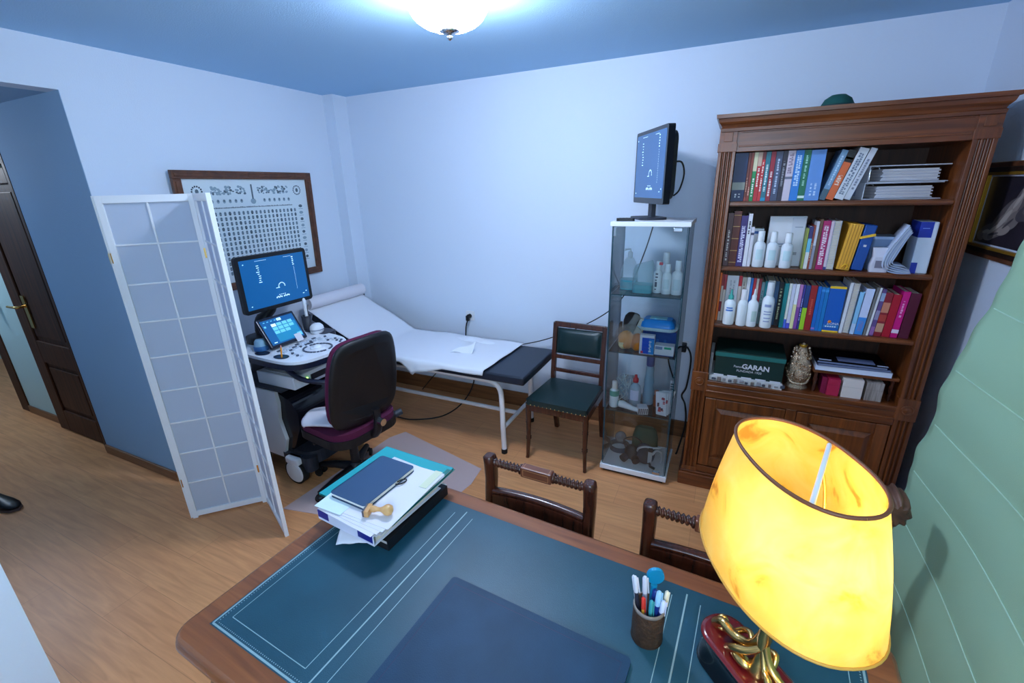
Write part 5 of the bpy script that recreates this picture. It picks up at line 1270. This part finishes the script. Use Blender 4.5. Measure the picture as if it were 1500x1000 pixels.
# ================================================================ DESK
DA = math.radians(-3.5); DO = Vector((-1.175, .372, 0)); DL, DD, DZ = 1.60, .815, .77
def dk(x, y, z=DZ):                               # desk coordinates (mm from its left near corner) to room
    return Vector((DO.x + x * math.cos(DA) - y * math.sin(DA), DO.y + x * math.sin(DA) + y * math.cos(DA), z))
def desk():
    t = thing('writing_desk', 'large cherry wood writing desk with blue-green leather top in the foreground', 'desk', DO, DA)
    m = MB()
    def outl(o): return [(x + o * 0, y) for x, y in [(p[0] + DL / 2, p[1] + DD / 2) for p in rrect(DL + 2 * o, DD + 2 * o, .05 + o, 6)]]
    rings = [[(x, y, z) for x, y in outl(o)] for o, z in ((-.03, .722), (-.012, .724), (.0, .732), (.004, .742), (.002, .752), (-.003, .756), (-.001, .762), (-.006, .768), (-.012, .7702))]
    m.loft(rings, DESKWOOD, True, True, False)
    b = .068; x0, x1, y0, y1 = b, DL - b, b, DD - b
    o = outl(-.012)
    # top face as a frame of boards round the leather
    n = len(o); inner = []
    for x, y in o: inner.append((min(max(x, x0), x1), min(max(y, y0), y1)))
    vs = [Vector((x, y, .7702)) for x, y in o] + [Vector((x, y, .7702)) for x, y in inner]
    m.add(vs, [(i, (i + 1) % n, n + (i + 1) % n, n + i) for i in range(n)], DESKWOOD)
    m.build('desk_top', t)
    l = MB(); l.b2((x0, y0, .755), (x1, y1, .7698), LEATHER)
    lo = l.build('leather_inset', t)
    g = MB(); zz = .7698
    def line(xa, ya, xb, yb, w): 
        dx, dy = xb - xa, yb - ya; L = math.hypot(dx, dy); nx, ny = -dy / L * w / 2, dx / L * w / 2
        g.add([(xa + nx, ya + ny, zz + .0003), (xb + nx, yb + ny, zz + .0003), (xb - nx, yb - ny, zz + .0003), (xa - nx, ya - ny, zz + .0003)], [(0, 1, 2, 3)], TOOLING)
    def rect(a, b_, c, d, w):
        line(a, b_, c, b_, w); line(a, d, c, d, w); line(a, b_, a, d, w); line(c, b_, c, d, w)
    e = .006; line(x0 + e, y0 + e, x1 - e, y0 + e, .005); line(x0 + e, y0 + e, x0 + e, y1 - e, .005); line(x1 - e, y0 + e, x1 - e, y1 - e, .005)
    # dotted edge of the outer tooling
    k = x0
    for (xa, ya, xb, yb) in ((x0 + .014, y0 + .014, x1 - .014, y0 + .014), (x0 + .014, y0 + .014, x0 + .014, y1 - .014), (x1 - .014, y0 + .014, x1 - .014, y1 - .014)):
        L = math.hypot(xb - xa, yb - ya); nn = int(L / .007)
        for q in range(nn):
            cx, cy = xa + (xb - xa) * q / nn, ya + (yb - ya) * q / nn
            g.add([(cx + .0018, cy, zz + .0004), (cx, cy + .0018, zz + .0004), (cx - .0018, cy, zz + .0004), (cx, cy - .0018, zz + .0004)], [(0, 1, 2, 3)], TOOLING)
    xs = [x0, .428, 1.145, x1]
    for i in (1, 2): line(xs[i], y0 + .02, xs[i], y1 - .02, .004)
    for i in range(3): a, b_, c, d = xs[i] + .036, y0 + .04, xs[i + 1] - .036, y1 - .04; line(a, b_, c, b_, .002); line(a, b_, a, d, .002); line(c, b_, c, d, .002)
    g.build('gilt_tooling', lo)
    # apron with drawers, tapered legs
    a = MB(); i = .05
    a.b2((i, i, .60), (DL - i, i + .02, .722), DESKWOOD).b2((i, DD - i - .02, .60), (DL - i, DD - i, .722), DESKWOOD).b2((i, i, .60), (i + .02, DD - i, .722), DESKWOOD).b2((DL - i - .02, i, .60), (DL - i, DD - i, .722), DESKWOOD)
    a.build('apron', t, bev=.003)
    for k in range(3):
        xa = .11 + k * .47
        d = MB(); d.b2((xa, i - .008, .615), (xa + .44, i, .708), DESKWOOD); dd = d.build('drawer', t, bev=.003)
        h = MB(); h.tube([(xa + .18, i - .01, .665), (xa + .19, i - .025, .655), (xa + .25, i - .025, .655), (xa + .26, i - .01, .665)], .004, BRASS, 8, sm=4); h.build('drawer_handle', dd)
    for x in (i + .01, DL - i - .01):
        for y in (i + .01, DD - i - .01):
            s = 1 if x < .5 else -1; sy = 1 if y < .4 else -1
            pts = [(x + s * .015, y + sy * .015, .722), (x + s * .012, y + sy * .012, .60), (x - s * .004, y - sy * .004, .50), (x + s * .012, y + sy * .012, .25), (x + s * .012, y + sy * .012, .05), (x + s * .004, y + sy * .004, 0)]
            m = MB(); m.tube(smooth_path(pts, 5), [.036, .036, .036, .036, .036, .036, .036, .035, .034, .033, .032, .030, .028, .026, .024, .023, .022, .021, .020, .0195, .019, .02, .021, .022, .023, .024], CHAIRWOOD, 14); m.build('leg', t)
desk()
# blotter
t = thing('desk_blotter', 'dark navy leather blotter lying in the middle of the desk', 'desk pad', dk(.805, .285, DZ + .0005), DA - .004)
NL = mat('navy_leather', (20, 54, 80), .5, spec=.25, bump=.10, bscale=300, var=.15, vscale=7)
m = MB(); m.prism(rrect(.508, .385, .012), 0, .010, NL); m.build('pad', t, bev=.004, seg=3)
m = MB(); s = .235; q = .172
for a in ((-s, -q, s, -q), (-s, q, s, q), (-s, -q, -s, q), (s, -q, s, q)):
    m.b2((min(a[0], a[2]) - .0008, min(a[1], a[3]) - .0008, .0098), (max(a[0], a[2]) + .0008, max(a[1], a[3]) + .0008, .0103), mat('navy_stitching', (22, 32, 66), .5))
m.build('stitching', t)
# pen cup
cup = dk(1.07, .545); CUPX, CUPY = -.068, .862
t = thing('pen_cup', 'brown leather-covered pen cup on the desk, beside the blotter', 'pen cup', (CUPX, CUPY, DZ + .0002))
BL = mat('brown_tooled_leather', (74, 50, 34), .5, bump=.5, bscale=120, var=.3, vscale=60)
m = MB(); m.lathe([(.034, 0), (.037, .003), (.037, .096), (.0365, .1), (.0335, .1), (.0335, .006), (.001, .006)], (0, 0, 0), BL, 28); m.build('cup_wall', t)
m = MB(); m.lathe([(.0372, .094), (.0378, .097), (.0365, .102), (.0334, .1015)], (0, 0, 0), paint(120, 110, 104, .4), 28, cap=False); m.build('rim', t); m = MB(); m.lathe([(.0374, 0), (.0382, .003), (.0374, .006)], (0, 0, 0), paint(52, 36, 26), 28, cap=False); m.build('foot_ring', t)
def pen(label, x, y, tx, ty, L, r, col, capc, name='pen', tip=None):
    t = thing(name, label, 'pen' if name == 'pen' else name.replace('_', ' '), (CUPX + x, CUPY + y, DZ + .007), 0, 'pens in the cup')
    a = Vector((0, 0, .002)); b = Vector((tx, ty, L)); d = (b - a).normalized()
    m = MB(); m.tube([a, a + (b - a) * .05, a + (b - a) * .72], [r * .3, r, r], paint(*col, .35), 10); m.build('barrel', t)
    m = MB(); m.tube([a + (b - a) * .72, a + (b - a) * .97, b], [r * 1.12, r * 1.12, r * .6], paint(*capc, .35), 10)
    m.tube([b - d * .002 + Vector((r * 1.2, 0, 0)), b - d * .045 + Vector((r * 1.6, 0, 0))], .0016, paint(*capc, .35), 6); m.build('pen_cap', t)
    return t
pen('black pen with a white cap, leftmost in the pen cup', -.018, .004, -.020, -.004, .165, .005, (50, 50, 64), (206, 208, 220))
pen('slim white pen just behind the black one in the pen cup', -.020, .012, -.024, .004, .150, .004, (190, 190, 200), (220, 222, 232))
pen('silver grey pen right of the black one in the pen cup', -.006, .002, -.010, .004, .168, .0055, (150, 150, 170), (196, 198, 214))
pen('orange and red pencil-thin pen in the pen cup', -.008, -.014, -.006, -.002, .128, .0036, (236, 170, 60), (216, 60, 50))
pen('green-teal pen at the front of the pen cup', .004, -.016, .002, -.004, .13, .0045, (50, 130, 140), (60, 150, 160))
pen('dark blue pen with a white looped cap in the pen cup', .012, -.006, .008, .0, .150, .006, (24, 50, 130), (150, 196, 232))
pen('royal blue pen with white top at the right of the pen cup', .020, -.004, .012, -.004, .128, .0055, (34, 60, 160), (206, 214, 240))
pen('white tipped pen furthest right in the pen cup', .022, .008, .014, .006, .138, .0045, (220, 220, 214), (232, 226, 206))
pen('navy marker in the middle of the pen cup', .006, .010, .004, .004, .130, .0065, (20, 40, 96), (24, 54, 130))
t = thing('blue_spatula', 'turquoise plastic spatula with a round end standing in the pen cup', 'spatula', (CUPX + .002, CUPY + .020, DZ + .007), 0, 'pens in the cup')
TQ = paint(14, 132, 176, .4)
m = MB(); m.tube([(0, -.002, .002), (.0, .004, .08), (.002, .008, .13)], [.006, .006, .008], TQ, 10); m.build('shaft', t)
m = MB(); R = RX(.15) @ RZ(.3); m.prism([(p[0], p[1] * 1.25) for p in rrect(.040, .040, .019, 6)], -.004, .004, TQ, TF((.003, .008, .158), R @ RX(PI / 2))); m.build('paddle', t, bev=.0015)

# ================================================================ PAPER STACK ON THE DESK
SA = DA
def st(x, y, z): return Vector((x, y, z))
zc = DZ + .0003
c0 = Vector((-.965, .975))
t = thing('ring_binder', 'black lever arch file at the bottom of the paper stack on the desk', 'binder', (c0.x, c0.y + .02, zc), SA)
BK = mat('black_file_board', (22, 22, 28), .5)
MB().b2((-.150, -.165, 0), (.140, .14, .0025), BK).b2((-.150, -.165, .0335), (.140, .14, .036), BK).b2((.136, -.165, .0025), (.140, .14, .0335), BK).build('cover', t)
MB().b2((-.14, -.15, .004), (.13, .15, .032), paint(206, 202, 200, .8)).build('papers', t)
t = thing('loose_sheet', 'crumpled white sheet sticking out under the white binder on the desk', 'paper', (-.965, .830, zc + .0362), .5)
m = MB(); m.grid(lambda u, v: ((u - .5) * .10, (v - .5) * .12, .0015 + .003 * math.sin(u * 7 + v * 4) ** 2 - .028 * max(0, .35 - v)), 10, 10, WPAPER); m.build('sheet', t, solid=.0008)
zc += .042
t = thing('ring_binder', 'white binder with two blue spine corners, above the black file in the stack', 'binder', (c0.x, c0.y - .015, zc), SA - .03)
WB = paint(214, 214, 232, .45); BLU = paint(28, 36, 130, .45)
MB().b2((-.128, -.165, 0), (.128, .15, .0025), WB).b2((-.128, -.165, .0335), (.128, .15, .036), WB).b2((-.128, -.165, .0025), (.128, -.162, .0335), WB).build('cover', t, bev=.0008)
MB().b2((-.118, -.15, .004), (.12, .14, .032), paint(216, 206, 196, .8)).build('papers', t)
for x0, x1 in ((-.128, -.075), (.058, .124)): m = MB(); m.b2((x0 + .002, -.1656, .010), (x1, -.165, .0364), BLU); m.b2((x0 + .002, -.1656, .036), (x1, -.135, .0364), BLU); m.build('spine_label', t)
zc += .0368
t = thing('paper_pile', 'pile of white sheets between the binder and the teal folder on the desk', 'papers', (-.93, .955, zc), SA - .05)
m = MB()
for k in range(5): m.box((.004 * (k % 3) - .004, -.006 * (k % 2), .0008 + k * .0016), (.215, .305, .0013), WPAPER, RZ(.03 * (k % 3 - 1)))
m.build('sheets', t)
zc += .0085
t = thing('card_folder', 'teal card folder with elastic edges under the topmost papers on the desk', 'folder', (-.965, 1.01, zc), SA)
TE = mat('teal_card', (24, 150, 156), .5); TE2 = mat('dark_teal_card', (18, 104, 100), .5)
MB().b2((-.170, -.165, 0), (.155, .160, .0016), TE2).b2((-.170, -.165, .007), (.150, .156, .0086), TE).b2((-.172, -.165, .0), (-.170, .156, .0086), TE).b2((-.165, .155, .0), (.150, .1565, .0086), TE).build('cover', t)
MB().b2((-.15, -.155, .002), (.148, .150, .0066), WPAPER).build('sheets', t)
m = MB(); m.b2((.136, -.14, .0086), (.152, .14, .0096), TE2); m.build('flap', t)
zc += .0098
t = thing('paper_pile', 'topmost fan of white sheets under the notebook on the desk', 'papers', (-.93, .965, zc), SA)
m = MB()
for k in range(4): m.box((.006 * k - .014, .004 * k - .02, .0007 + k * .0013), (.245 - .004 * k, .335 - .012 * k, .001), WPAPER, RZ(.035 * (k - 1.5)))
m.build('sheets', t)
m = MB(); m.box((.09, .10, .0062), (.03, .10, .0006), paint(206, 208, 180, .7), RZ(.05)); m.build('note', t)
t = thing('envelope', 'pale blue edged sheet poking out left of the notebook on the stack', 'paper', (-1.045, .870, zc + .0058), SA + .06)
MB().b2((-.055, -.075, 0), (.055, .075, .0008), paint(206, 222, 230, .8)).build('sheet', t)
zc += .0068
t = thing('notebook', 'navy blue notebook with elastic band lying on top of the paper stack', 'notebook', (-1.002, .965, zc), SA + .0)
NB = mat('navy_notebook_cover', (40, 70, 102), .5, bump=.05, bscale=400)
m = MB(); m.prism(rrect(.158, .240, .012), .0, .0016, NB); m.prism(rrect(.158, .240, .012), .0150, .0168, NB); m.b2((-.079, -.112, .0), (-.076, .112, .0168), NB); m.build('cover', t)
MB().b2((-.075, -.116, .0016), (.076, .116, .0150), paint(226, 222, 214, .8)).build('pages', t, bev=.001)
m = MB(); m.tube([(.077, .02, .006), (.088, .03, .004), (.094, .05, .003), (.088, .062, .003), (.080, .05, .006), (.078, .03, .010)], .0022, CABLE, 6, sm=4); m.build('elastic_loop', t)
t = thing('rubber_stamp', 'wooden-handled rubber stamp lying beside the notebook on the stack', 'stamp', (-.885, .845, zc + .0012), math.radians(18))
WD = wood('pale_stamp_wood', (196, 140, 84), (226, 176, 116), (20, 20, 20), .4)
m = MB(); m.lathe([(.004, .0), (.010, .002), (.010, .014), (.007, .022), (.0065, .032), (.010, .040), (.0165, .050), (.0175, .058), (.014, .068), (.004, .073)], (-.02, 0, .0178), WD, 20, R=RY(PI / 2)); m.build('handle', t)
MB().b2((-.034, -.020, .0), (-.020, .020, .022), WD).build('block', t, bev=.002)
MB().b2((-.040, -.019, .001), (-.034, .019, .021), paint(90, 84, 90)).build('rubber_face', t)

# ================================================================ DESK CHAIRS
def desk_chair(loc, rz, label):
    t = thing('desk_chair', label, 'chair', loc, rz, None)
    W = CHAIRWOOD; H = .865
    # local: chair faces -y; back at y=0
    for s in (-1, 1):
        x = s * .198; m = MB(); rings = []
        for (y, z, w, d) in ((.07, 0, .034, .034), (.02, .22, .036, .040), (-.01, .45, .038, .044), (.0, .62, .040, .046), (.015, .76, .042, .050), (.012, .83, .043, .054), (.004, H - .006, .040, .050), (.002, H, .028, .034)):
            rings.append([(x + p[0], y + p[1], z) for p in rrect(w, d, min(w, d) * .35, 3)])
        m.loft(rings, W, True); m.build('back_leg', t)
        m = MB(); m.lathe([(.024, .42), (.024, .36), (.018, .34), (.022, .30), (.020, .15), (.014, .04), (.018, .02), (.016, 0)][::-1], (s * .215, -.42, 0), W, 14); m.build('front_leg', t)
    # top rail: spiral turned arms with an inlaid centre block
    zc = H - .028
    for s in (-1, 1):
        m = MB(); n = 90; rings = []
        for i in range(n + 1):
            u = i / n; x = s * (.058 + .124 * u); tw = u * 2 * PI * 4.2
            if u < .12: r0, a = .014 + .006 * math.sin(u / .12 * PI), 0
            elif u > .93: r0, a = .013, 0
            else: r0, a = .0135, .0038
            rings.append([(x, .006 + (r0 + a * math.cos(2 * (th - s * tw))) * math.cos(th), zc + (r0 + a * math.cos(2 * (th - s * tw))) * math.sin(th)) for th in [2 * PI * q / 14 for q in range(14)]])
        m.loft(rings, W, True); m.build('turned_rail', t)
    m = MB(); m.box((0, .006, zc), (.122, .036, .042), wood('inlaid_block_wood', (92, 48, 32), (122, 68, 46), (4, 30, 30), .3)); b = m.build('rail_block', t, bev=.005, seg=2)
    m = MB(); IN = paint(196, 140, 96, .4)
    for y in (-.0126, .0246):
        for z0 in (-.013, .0122): m.b2((-.05, y - .0003, zc + z0), (.05, y + .0003, zc + z0 + .0012), IN)
        for x0 in (-.05, .0488): m.b2((x0, y - .0003, zc - .013), (x0 + .0012, y + .0003, zc + .0134), IN)
    for x0, x1, y0, y1 in ((-.05, .05, -.008, -.0068), (-.05, .05, .0188, .02), (-.05, -.0488, -.008, .02), (.0488, .05, -.008, .02)): m.b2((x0, y0, zc + .0209), (x1, y1, zc + .0213), IN)
    m.build('inlay', b)
    # curved lower back panel
    m = MB(); rings = []
    for i in range(13):
        u = -1 + 2 * i / 12; x = u * .182; yb = .010 * (1 - u * u)
        zt = .702 + .006 * (1 - u * u)
        rings.append([(x, yb - .014, zt - .13), (x, yb + .014, zt - .13), (x, yb + .016, zt), (x, yb - .016, zt)])
    m.loft(rings, W, False); m.build('back_panel', t, bev=.003)
    m = MB(); rings = []
    for i in range(13):
        u = -1 + 2 * i / 12; x = u * .182; yb = .010 * (1 - u * u); zt = .713 + .006 * (1 - u * u)
        rings.append([(x, yb + .014 * math.cos(q) * 1.3, zt + .010 * math.sin(q)) for q in [2 * PI * k / 8 for k in range(8)]])
    m.loft(rings, W, True); m.build('panel_moulding', t)
    m = MB(); m.b2((-.23, -.44, .385), (.23, -.415, .44), W).b2((-.19, -.02, .385), (.19, .01, .44), W)
    for s in (-1, 1): m.box((s * .212, -.21, .412), (.024, .42, .055), W)
    m.build('seat_rail', t, bev=.004)
    m = MB(); m.prism(rrect(.44, .41, .03, 4, 0, -.225), .44, .475, GREENLEATHER); m.build('seat', t, bev=.015, seg=3)
    return t
desk_chair((-.528, 1.275, 0), math.radians(-2), 'dark wooden desk chair with spiral-turned top rail, nearer the paper stack')
desk_chair((.072, 1.232, 0), math.radians(-4), 'dark wooden desk chair with spiral-turned top rail, half hidden behind the lamp')
def scroll_chair():
    t = thing('carved_armchair', 'carved brown wooden chair with a ridged scroll, between lamp and green blind', 'chair', (.368, 1.68, 0), math.radians(179))
    W = wood('worn_brown_wood', (66, 40, 30), (112, 74, 56), (10, 10, 10), .45)
    # local: faces -y, back at y=0
    for s in (-1, 1):
        m = MB(); x = s * .23
        m.tube([(x, .06, 0), (x, .02, .25), (x, 0, .46), (x, .02, .68), (x, .03, .77)], [.02, .022, .024, .022, .02], W, 12, sm=4); m.build('back_leg', t)
        m = MB(); m.tube([(x, -.44, 0), (x, -.43, .25), (x, -.42, .44)], [.017, .02, .024], W, 12); m.build('front_leg', t)
        # fluted scroll ear
        m = MB(); rings = []; n = 20
        for (yy, r) in ((-.05, .028), (-.042, .040), (-.01, .046), (.03, .046), (.062, .040), (.07, .028)):
            rings.append([(x + (r + .006 * math.cos(8 * a)) * math.cos(a) * .8, .03 + yy, .80 + (r + .006 * math.cos(8 * a)) * math.sin(a) * 1.1) for a in [2 * PI * q / 48 for q in range(48)]])
        m.loft(rings, W, True); m.build('scroll', t)
    m = MB(); m.tube([(-.23, .03, .76), (-.12, .035, .785), (0, .035, .795), (.12, .035, .785), (.23, .03, .76)], .022, W, 12, sm=4); m.build('top_rail', t)
    m = MB(); m.b2((-.21, .005, .52), (.21, .03, .56), W)
    for k in range(5): m.lathe([(.008, .56), (.013, .60), (.008, .66), (.013, .72), (.009, .77)], (-.14 + k * .07, .025, 0), W, 10)
    m.build('back_spindles', t)
    m = MB(); m.b2((-.235, -.45, .40), (.235, .02, .44), W); m.build('seat_frame', t, bev=.01)
    m = MB(); m.prism(rrect(.44, .42, .03, 4, 0, -.22), .44, .47, GREENLEATHER); m.build('seat', t, bev=.012, seg=3)
scroll_chair()

# ================================================================ TABLE LAMP
def table_lamp():
    LXc, LYc = .160, .803
    t = thing('table_lamp', 'lit table lamp with large yellow parchment shade and brass figure on the desk', 'lamp', (LXc, LYc, DZ + .0002), 0)
    A = RZ(math.radians(-65.5)); P2 = RZ(math.radians(-47))
    def m_shade():
        m, nt, b = _new('parchment_shade'); out = nt.nodes['Material Output']
        tc = nt.nodes.new('ShaderNodeTexCoord')
        n1 = nt.nodes.new('ShaderNodeTexNoise'); n1.inputs['Scale'].default_value = 11; n1.inputs['Detail'].default_value = 5; n1.inputs['Distortion'].default_value = 1.4
        nt.links.new(tc.outputs['Object'], n1.inputs['Vector'])
        r = nt.nodes.new('ShaderNodeValToRGB'); e = r.color_ramp.elements
        e[0].position = .30; e[0].color = lin((206, 140, 48)); e[1].position = .40; e[1].color = lin((252, 202, 84))
        x = e.new(.7); x.color = lin((255, 216, 118))
        nt.links.new(n1.outputs['Fac'], r.inputs['Fac'])
        nt.links.new(r.outputs['Color'], b.inputs['Base Color']); b.inputs['Roughness'].default_value = .35
        tr = nt.nodes.new('ShaderNodeBsdfTranslucent'); nt.links.new(r.outputs['Color'], tr.inputs['Color'])
        mx = nt.nodes.new('ShaderNodeMixShader'); mx.inputs['Fac'].default_value = .36
        nt.links.new(b.outputs[0], mx.inputs[1]); nt.links.new(tr.outputs[0], mx.inputs[2]); nt.links.new(mx.outputs[0], out.inputs['Surface'])
        return m
    SHM = m_shade()
    zb, zt = 1.14 - DZ, 1.37 - DZ
    def oval(a, b, z, n=56, p=2.25):
        o = []
        for k in range(n):
            th = 2 * PI * k / n; c, s = math.cos(th), math.sin(th)
            v = A @ Vector((a * math.copysign(abs(c) ** (2 / p), c), b * math.copysign(abs(s) ** (2 / p), s), 0)); o.append((v.x, v.y, z))
        return o
    m = MB(); rings = []
    for k in range(9):
        u = k / 8; bl = 1 + .03 * math.sin(PI * u)
        rings.append(oval((.192 - .047 * u) * bl, (.123 - .036 * u) * bl, zb + (zt - zb) * u))
    m.loft(rings, SHM, True, False, False); sh = m.build('lamp_shade', t)
    m = MB(); TR = paint(112, 66, 44, .5)
    m.tube(oval(.1455, .0875, zt) + [oval(.1455, .0875, zt)[0]], .0032, TR, 6, cap=False); m.build('shade_trim', sh); m = MB(); m.tube(oval(.1925, .1235, zb) + [oval(.1925, .1235, zb)[0]], .0026, paint(206, 150, 60), 6, cap=False); m.build('shade_trim', sh)
    m = MB(); m.tube([(-.001, -.118, zt - .008), (.052, .085, zt - .008)], .0042, WPLAST, 8); m.build('shade_spider', t)
    bp = Vector((.024, -.082, zb + .118))
    MB().sph(bp, (.028, .028, .034), mat('glowing_bulb', (255, 242, 220), .4, emit=BULB_E), 16, 10).build('bulb', t)
    m = MB(); m.cyl((0, 0, zb - .06), (0, 0, zb + .07), .007, BRASS, n=10); m.cyl((0, 0, zb + .02), (0, 0, zb + .055), .014, WPLAST, n=14); m.tube([(0, 0, zb + .05), (-.02, .005, zb + .09), bp - Vector((0, 0, .03))], .011, WPLAST, 10, sm=4); m.tube([(0, 0, zb + .06), (.04, -.03, zb + .10), (.04, -.01, zt - .06), (.03, .0, zt - .01)], .0025, BRASS, 6, sm=4); m.build('lamp_holder', t)
    # plinth: black sides, oxblood top
    OX = mat('oxblood_lacquer', (96, 18, 22), .22, coat=.5); BKL = mat('black_lacquer', (12, 12, 18), .2, coat=.4)
    def pl(o): return [tuple((P2 @ Vector((x, y, 0)))[:2]) for x, y in rrect(.285 + 2 * o, .098 + 2 * o, .046 + o, 8)]
    off = P2 @ Vector((.004, .004, 0))
    m = MB(); m.loft([[(x, y, z) for x, y in pl(o)] for o, z in ((.004, 0), (.006, .004), (.002, .012), (0, .05), (0, .070), (.004, .076), (.004, .080))], BKL, True); m.build('plinth', t, loc=off)
    m = MB(); m.loft([[(x, y, z) for x, y in pl(o)] for o, z in ((.004, .080), (.002, .0835), (-.006, .085))], OX, True); m.build('plinth_top', t, loc=off)
    # brass figure: scrolling leaves and a stem
    m = MB(); z0 = .086
    def tb(pts, rad): m.tube([P2 @ Vector((p[0], p[1], 0)) + Vector((0, 0, z0 + p[2])) for p in pts], rad, BRASS, 10, sm=5)
    tb([(-.115, -.004, .006), (-.095, -.006, .030), (-.070, -.004, .028), (-.045, 0, .034), (-.02, 0, .06), (0, 0, .13), (0, 0, .21)], [.012, .007])
    tb([(-.115, -.004, .006), (-.112, .010, .022), (-.098, .014, .012)], [.008, .005])
    tb([(-.085, .018, .004), (-.07, .028, .024), (-.05, .024, .04), (-.03, .010, .04)], [.007, .006])
    tb([(-.06, -.02, .004), (-.04, -.026, .030), (-.015, -.018, .05), (0, -.004, .07)], [.009, .007])
    tb([(.0, .022, .004), (-.01, .03, .03), (.012, .026, .05), (.02, .008, .03), (.0, .0, .05)], [.008, .006])
    tb([(.10, 0, .006), (.08, .004, .032), (.05, .002, .03), (.02, 0, .05), (0, 0, .10)], [.012, .007])
    tb([(.06, -.024, .004), (.04, -.02, .034), (.02, -.01, .04), (0, 0, .08)], [.008, .006])
    for (x, y, z, a, b, c) in ((-.108, -.002, .010, .018, .012, .010), (-.028, -.018, .012, .026, .014, .012), (.02, .012, .014, .024, .016, .014), (-.06, .012, .010, .020, .010, .010)):
        v = P2 @ Vector((x, y, 0)); m.sph((v.x, v.y, z0 + z), (a, b, c), BRASS, 14, 8, R=P2)
    m.lathe([(.020, .0), (.022, .012), (.012, .03), (.009, .06), (.014, .10), (.008, .14), (.006, .215)], (0, 0, z0), BRASS, 16)
    m.build('brass_figure', t)
    c = MB(); c.tube([(.05, -.03, .006), (.10, .03, .006), (.16, .05, .005), (.23, -.05, .005), (.26, -.12, .005)], .003, CABLE, 8, sm=5); c.build('lamp_cord', t)
table_lamp()

# shoe in the corridor mouth
t = thing('black_shoe', 'toe of a black shoe on the floor at the left edge of the picture', 'shoe', (-3.93, .735, 0), math.radians(8))
m = MB(); rings = []
for (x, w, h0, h1) in ((-.14, .03, .02, .07), (-.11, .036, .012, .085), (-.04, .036, .012, .075), (.03, .043, .012, .058), (.08, .042, .012, .045), (.115, .030, .014, .034), (.13, .008, .018, .026)):
    rings.append([(x, w * math.cos(a), (h0 + h1) / 2 + (h1 - h0) / 2 * math.sin(a)) for a in [2 * PI * k / 16 for k in range(16)]])
m.loft(rings, mat('black_shoe_leather', (16, 16, 22), .35), True); m.build('upper', t)
MB().prism([(-.15, -.03), (-.06, -.034), (.04, -.046), (.11, -.034), (.138, 0), (.11, .034), (.04, .046), (-.06, .034), (-.15, .03)], 0, .014, paint(120, 100, 100, .6)).build('sole', t, bev=.003)
# ================================================================ CAMERA, LIGHT, VIEW
def camera():
    yaw, pitch, roll = math.radians(25.656), math.radians(18.871), math.radians(1.496)
    fwd = Vector((-math.sin(yaw) * math.cos(pitch), math.cos(yaw) * math.cos(pitch), -math.sin(pitch)))
    right = Vector((math.cos(yaw), math.sin(yaw), 0)); down = fwd.cross(right)
    r2 = math.cos(roll) * right + math.sin(roll) * down; d2 = -math.sin(roll) * right + math.cos(roll) * down
    M = Matrix((r2, -d2, -fwd)).transposed().to_4x4(); M.translation = Vector((0, 0, 1.82))
    cd = bpy.data.cameras.new('camera'); cd.sensor_width = 36; cd.lens = 655.7 / 1500 * 36; cd.clip_start = .02
    o = bpy.data.objects.new('camera', cd); C.objects.link(o); o.matrix_world = M
    bpy.context.scene.camera = o
camera()
def light(name, kind, loc, e, col, size=.1, rot=None):
    l = bpy.data.lights.new(name, kind); l.energy = e; l.color = col
    if kind == 'AREA': l.size = size
    else: l.shadow_soft_size = size
    o = bpy.data.objects.new(name, l); C.objects.link(o); o.location = loc
    if rot: o.rotation_euler = rot
    return o
# added fill lights without fixtures, out of view: behind the camera and in the corridor
light('room_fill_behind', 'POINT', (.1, -.7, 1.9), 40, (.70, .84, 1.0), .15)
light('corridor_fill', 'POINT', (-5.6, .95, 2.2), 22, (.80, .88, 1.0), .12)
w = bpy.data.worlds.new('world'); bpy.context.scene.world = w; w.use_nodes = True
w.node_tree.nodes['Background'].inputs[0].default_value = (.05, .07, .1, 1); w.node_tree.nodes['Background'].inputs[1].default_value = .3
vs = bpy.context.scene.view_settings
vs.view_transform = 'Standard'; vs.look = 'None'; vs.exposure = EXPO; vs.gamma = 1.0; vs.use_curve_mapping = False
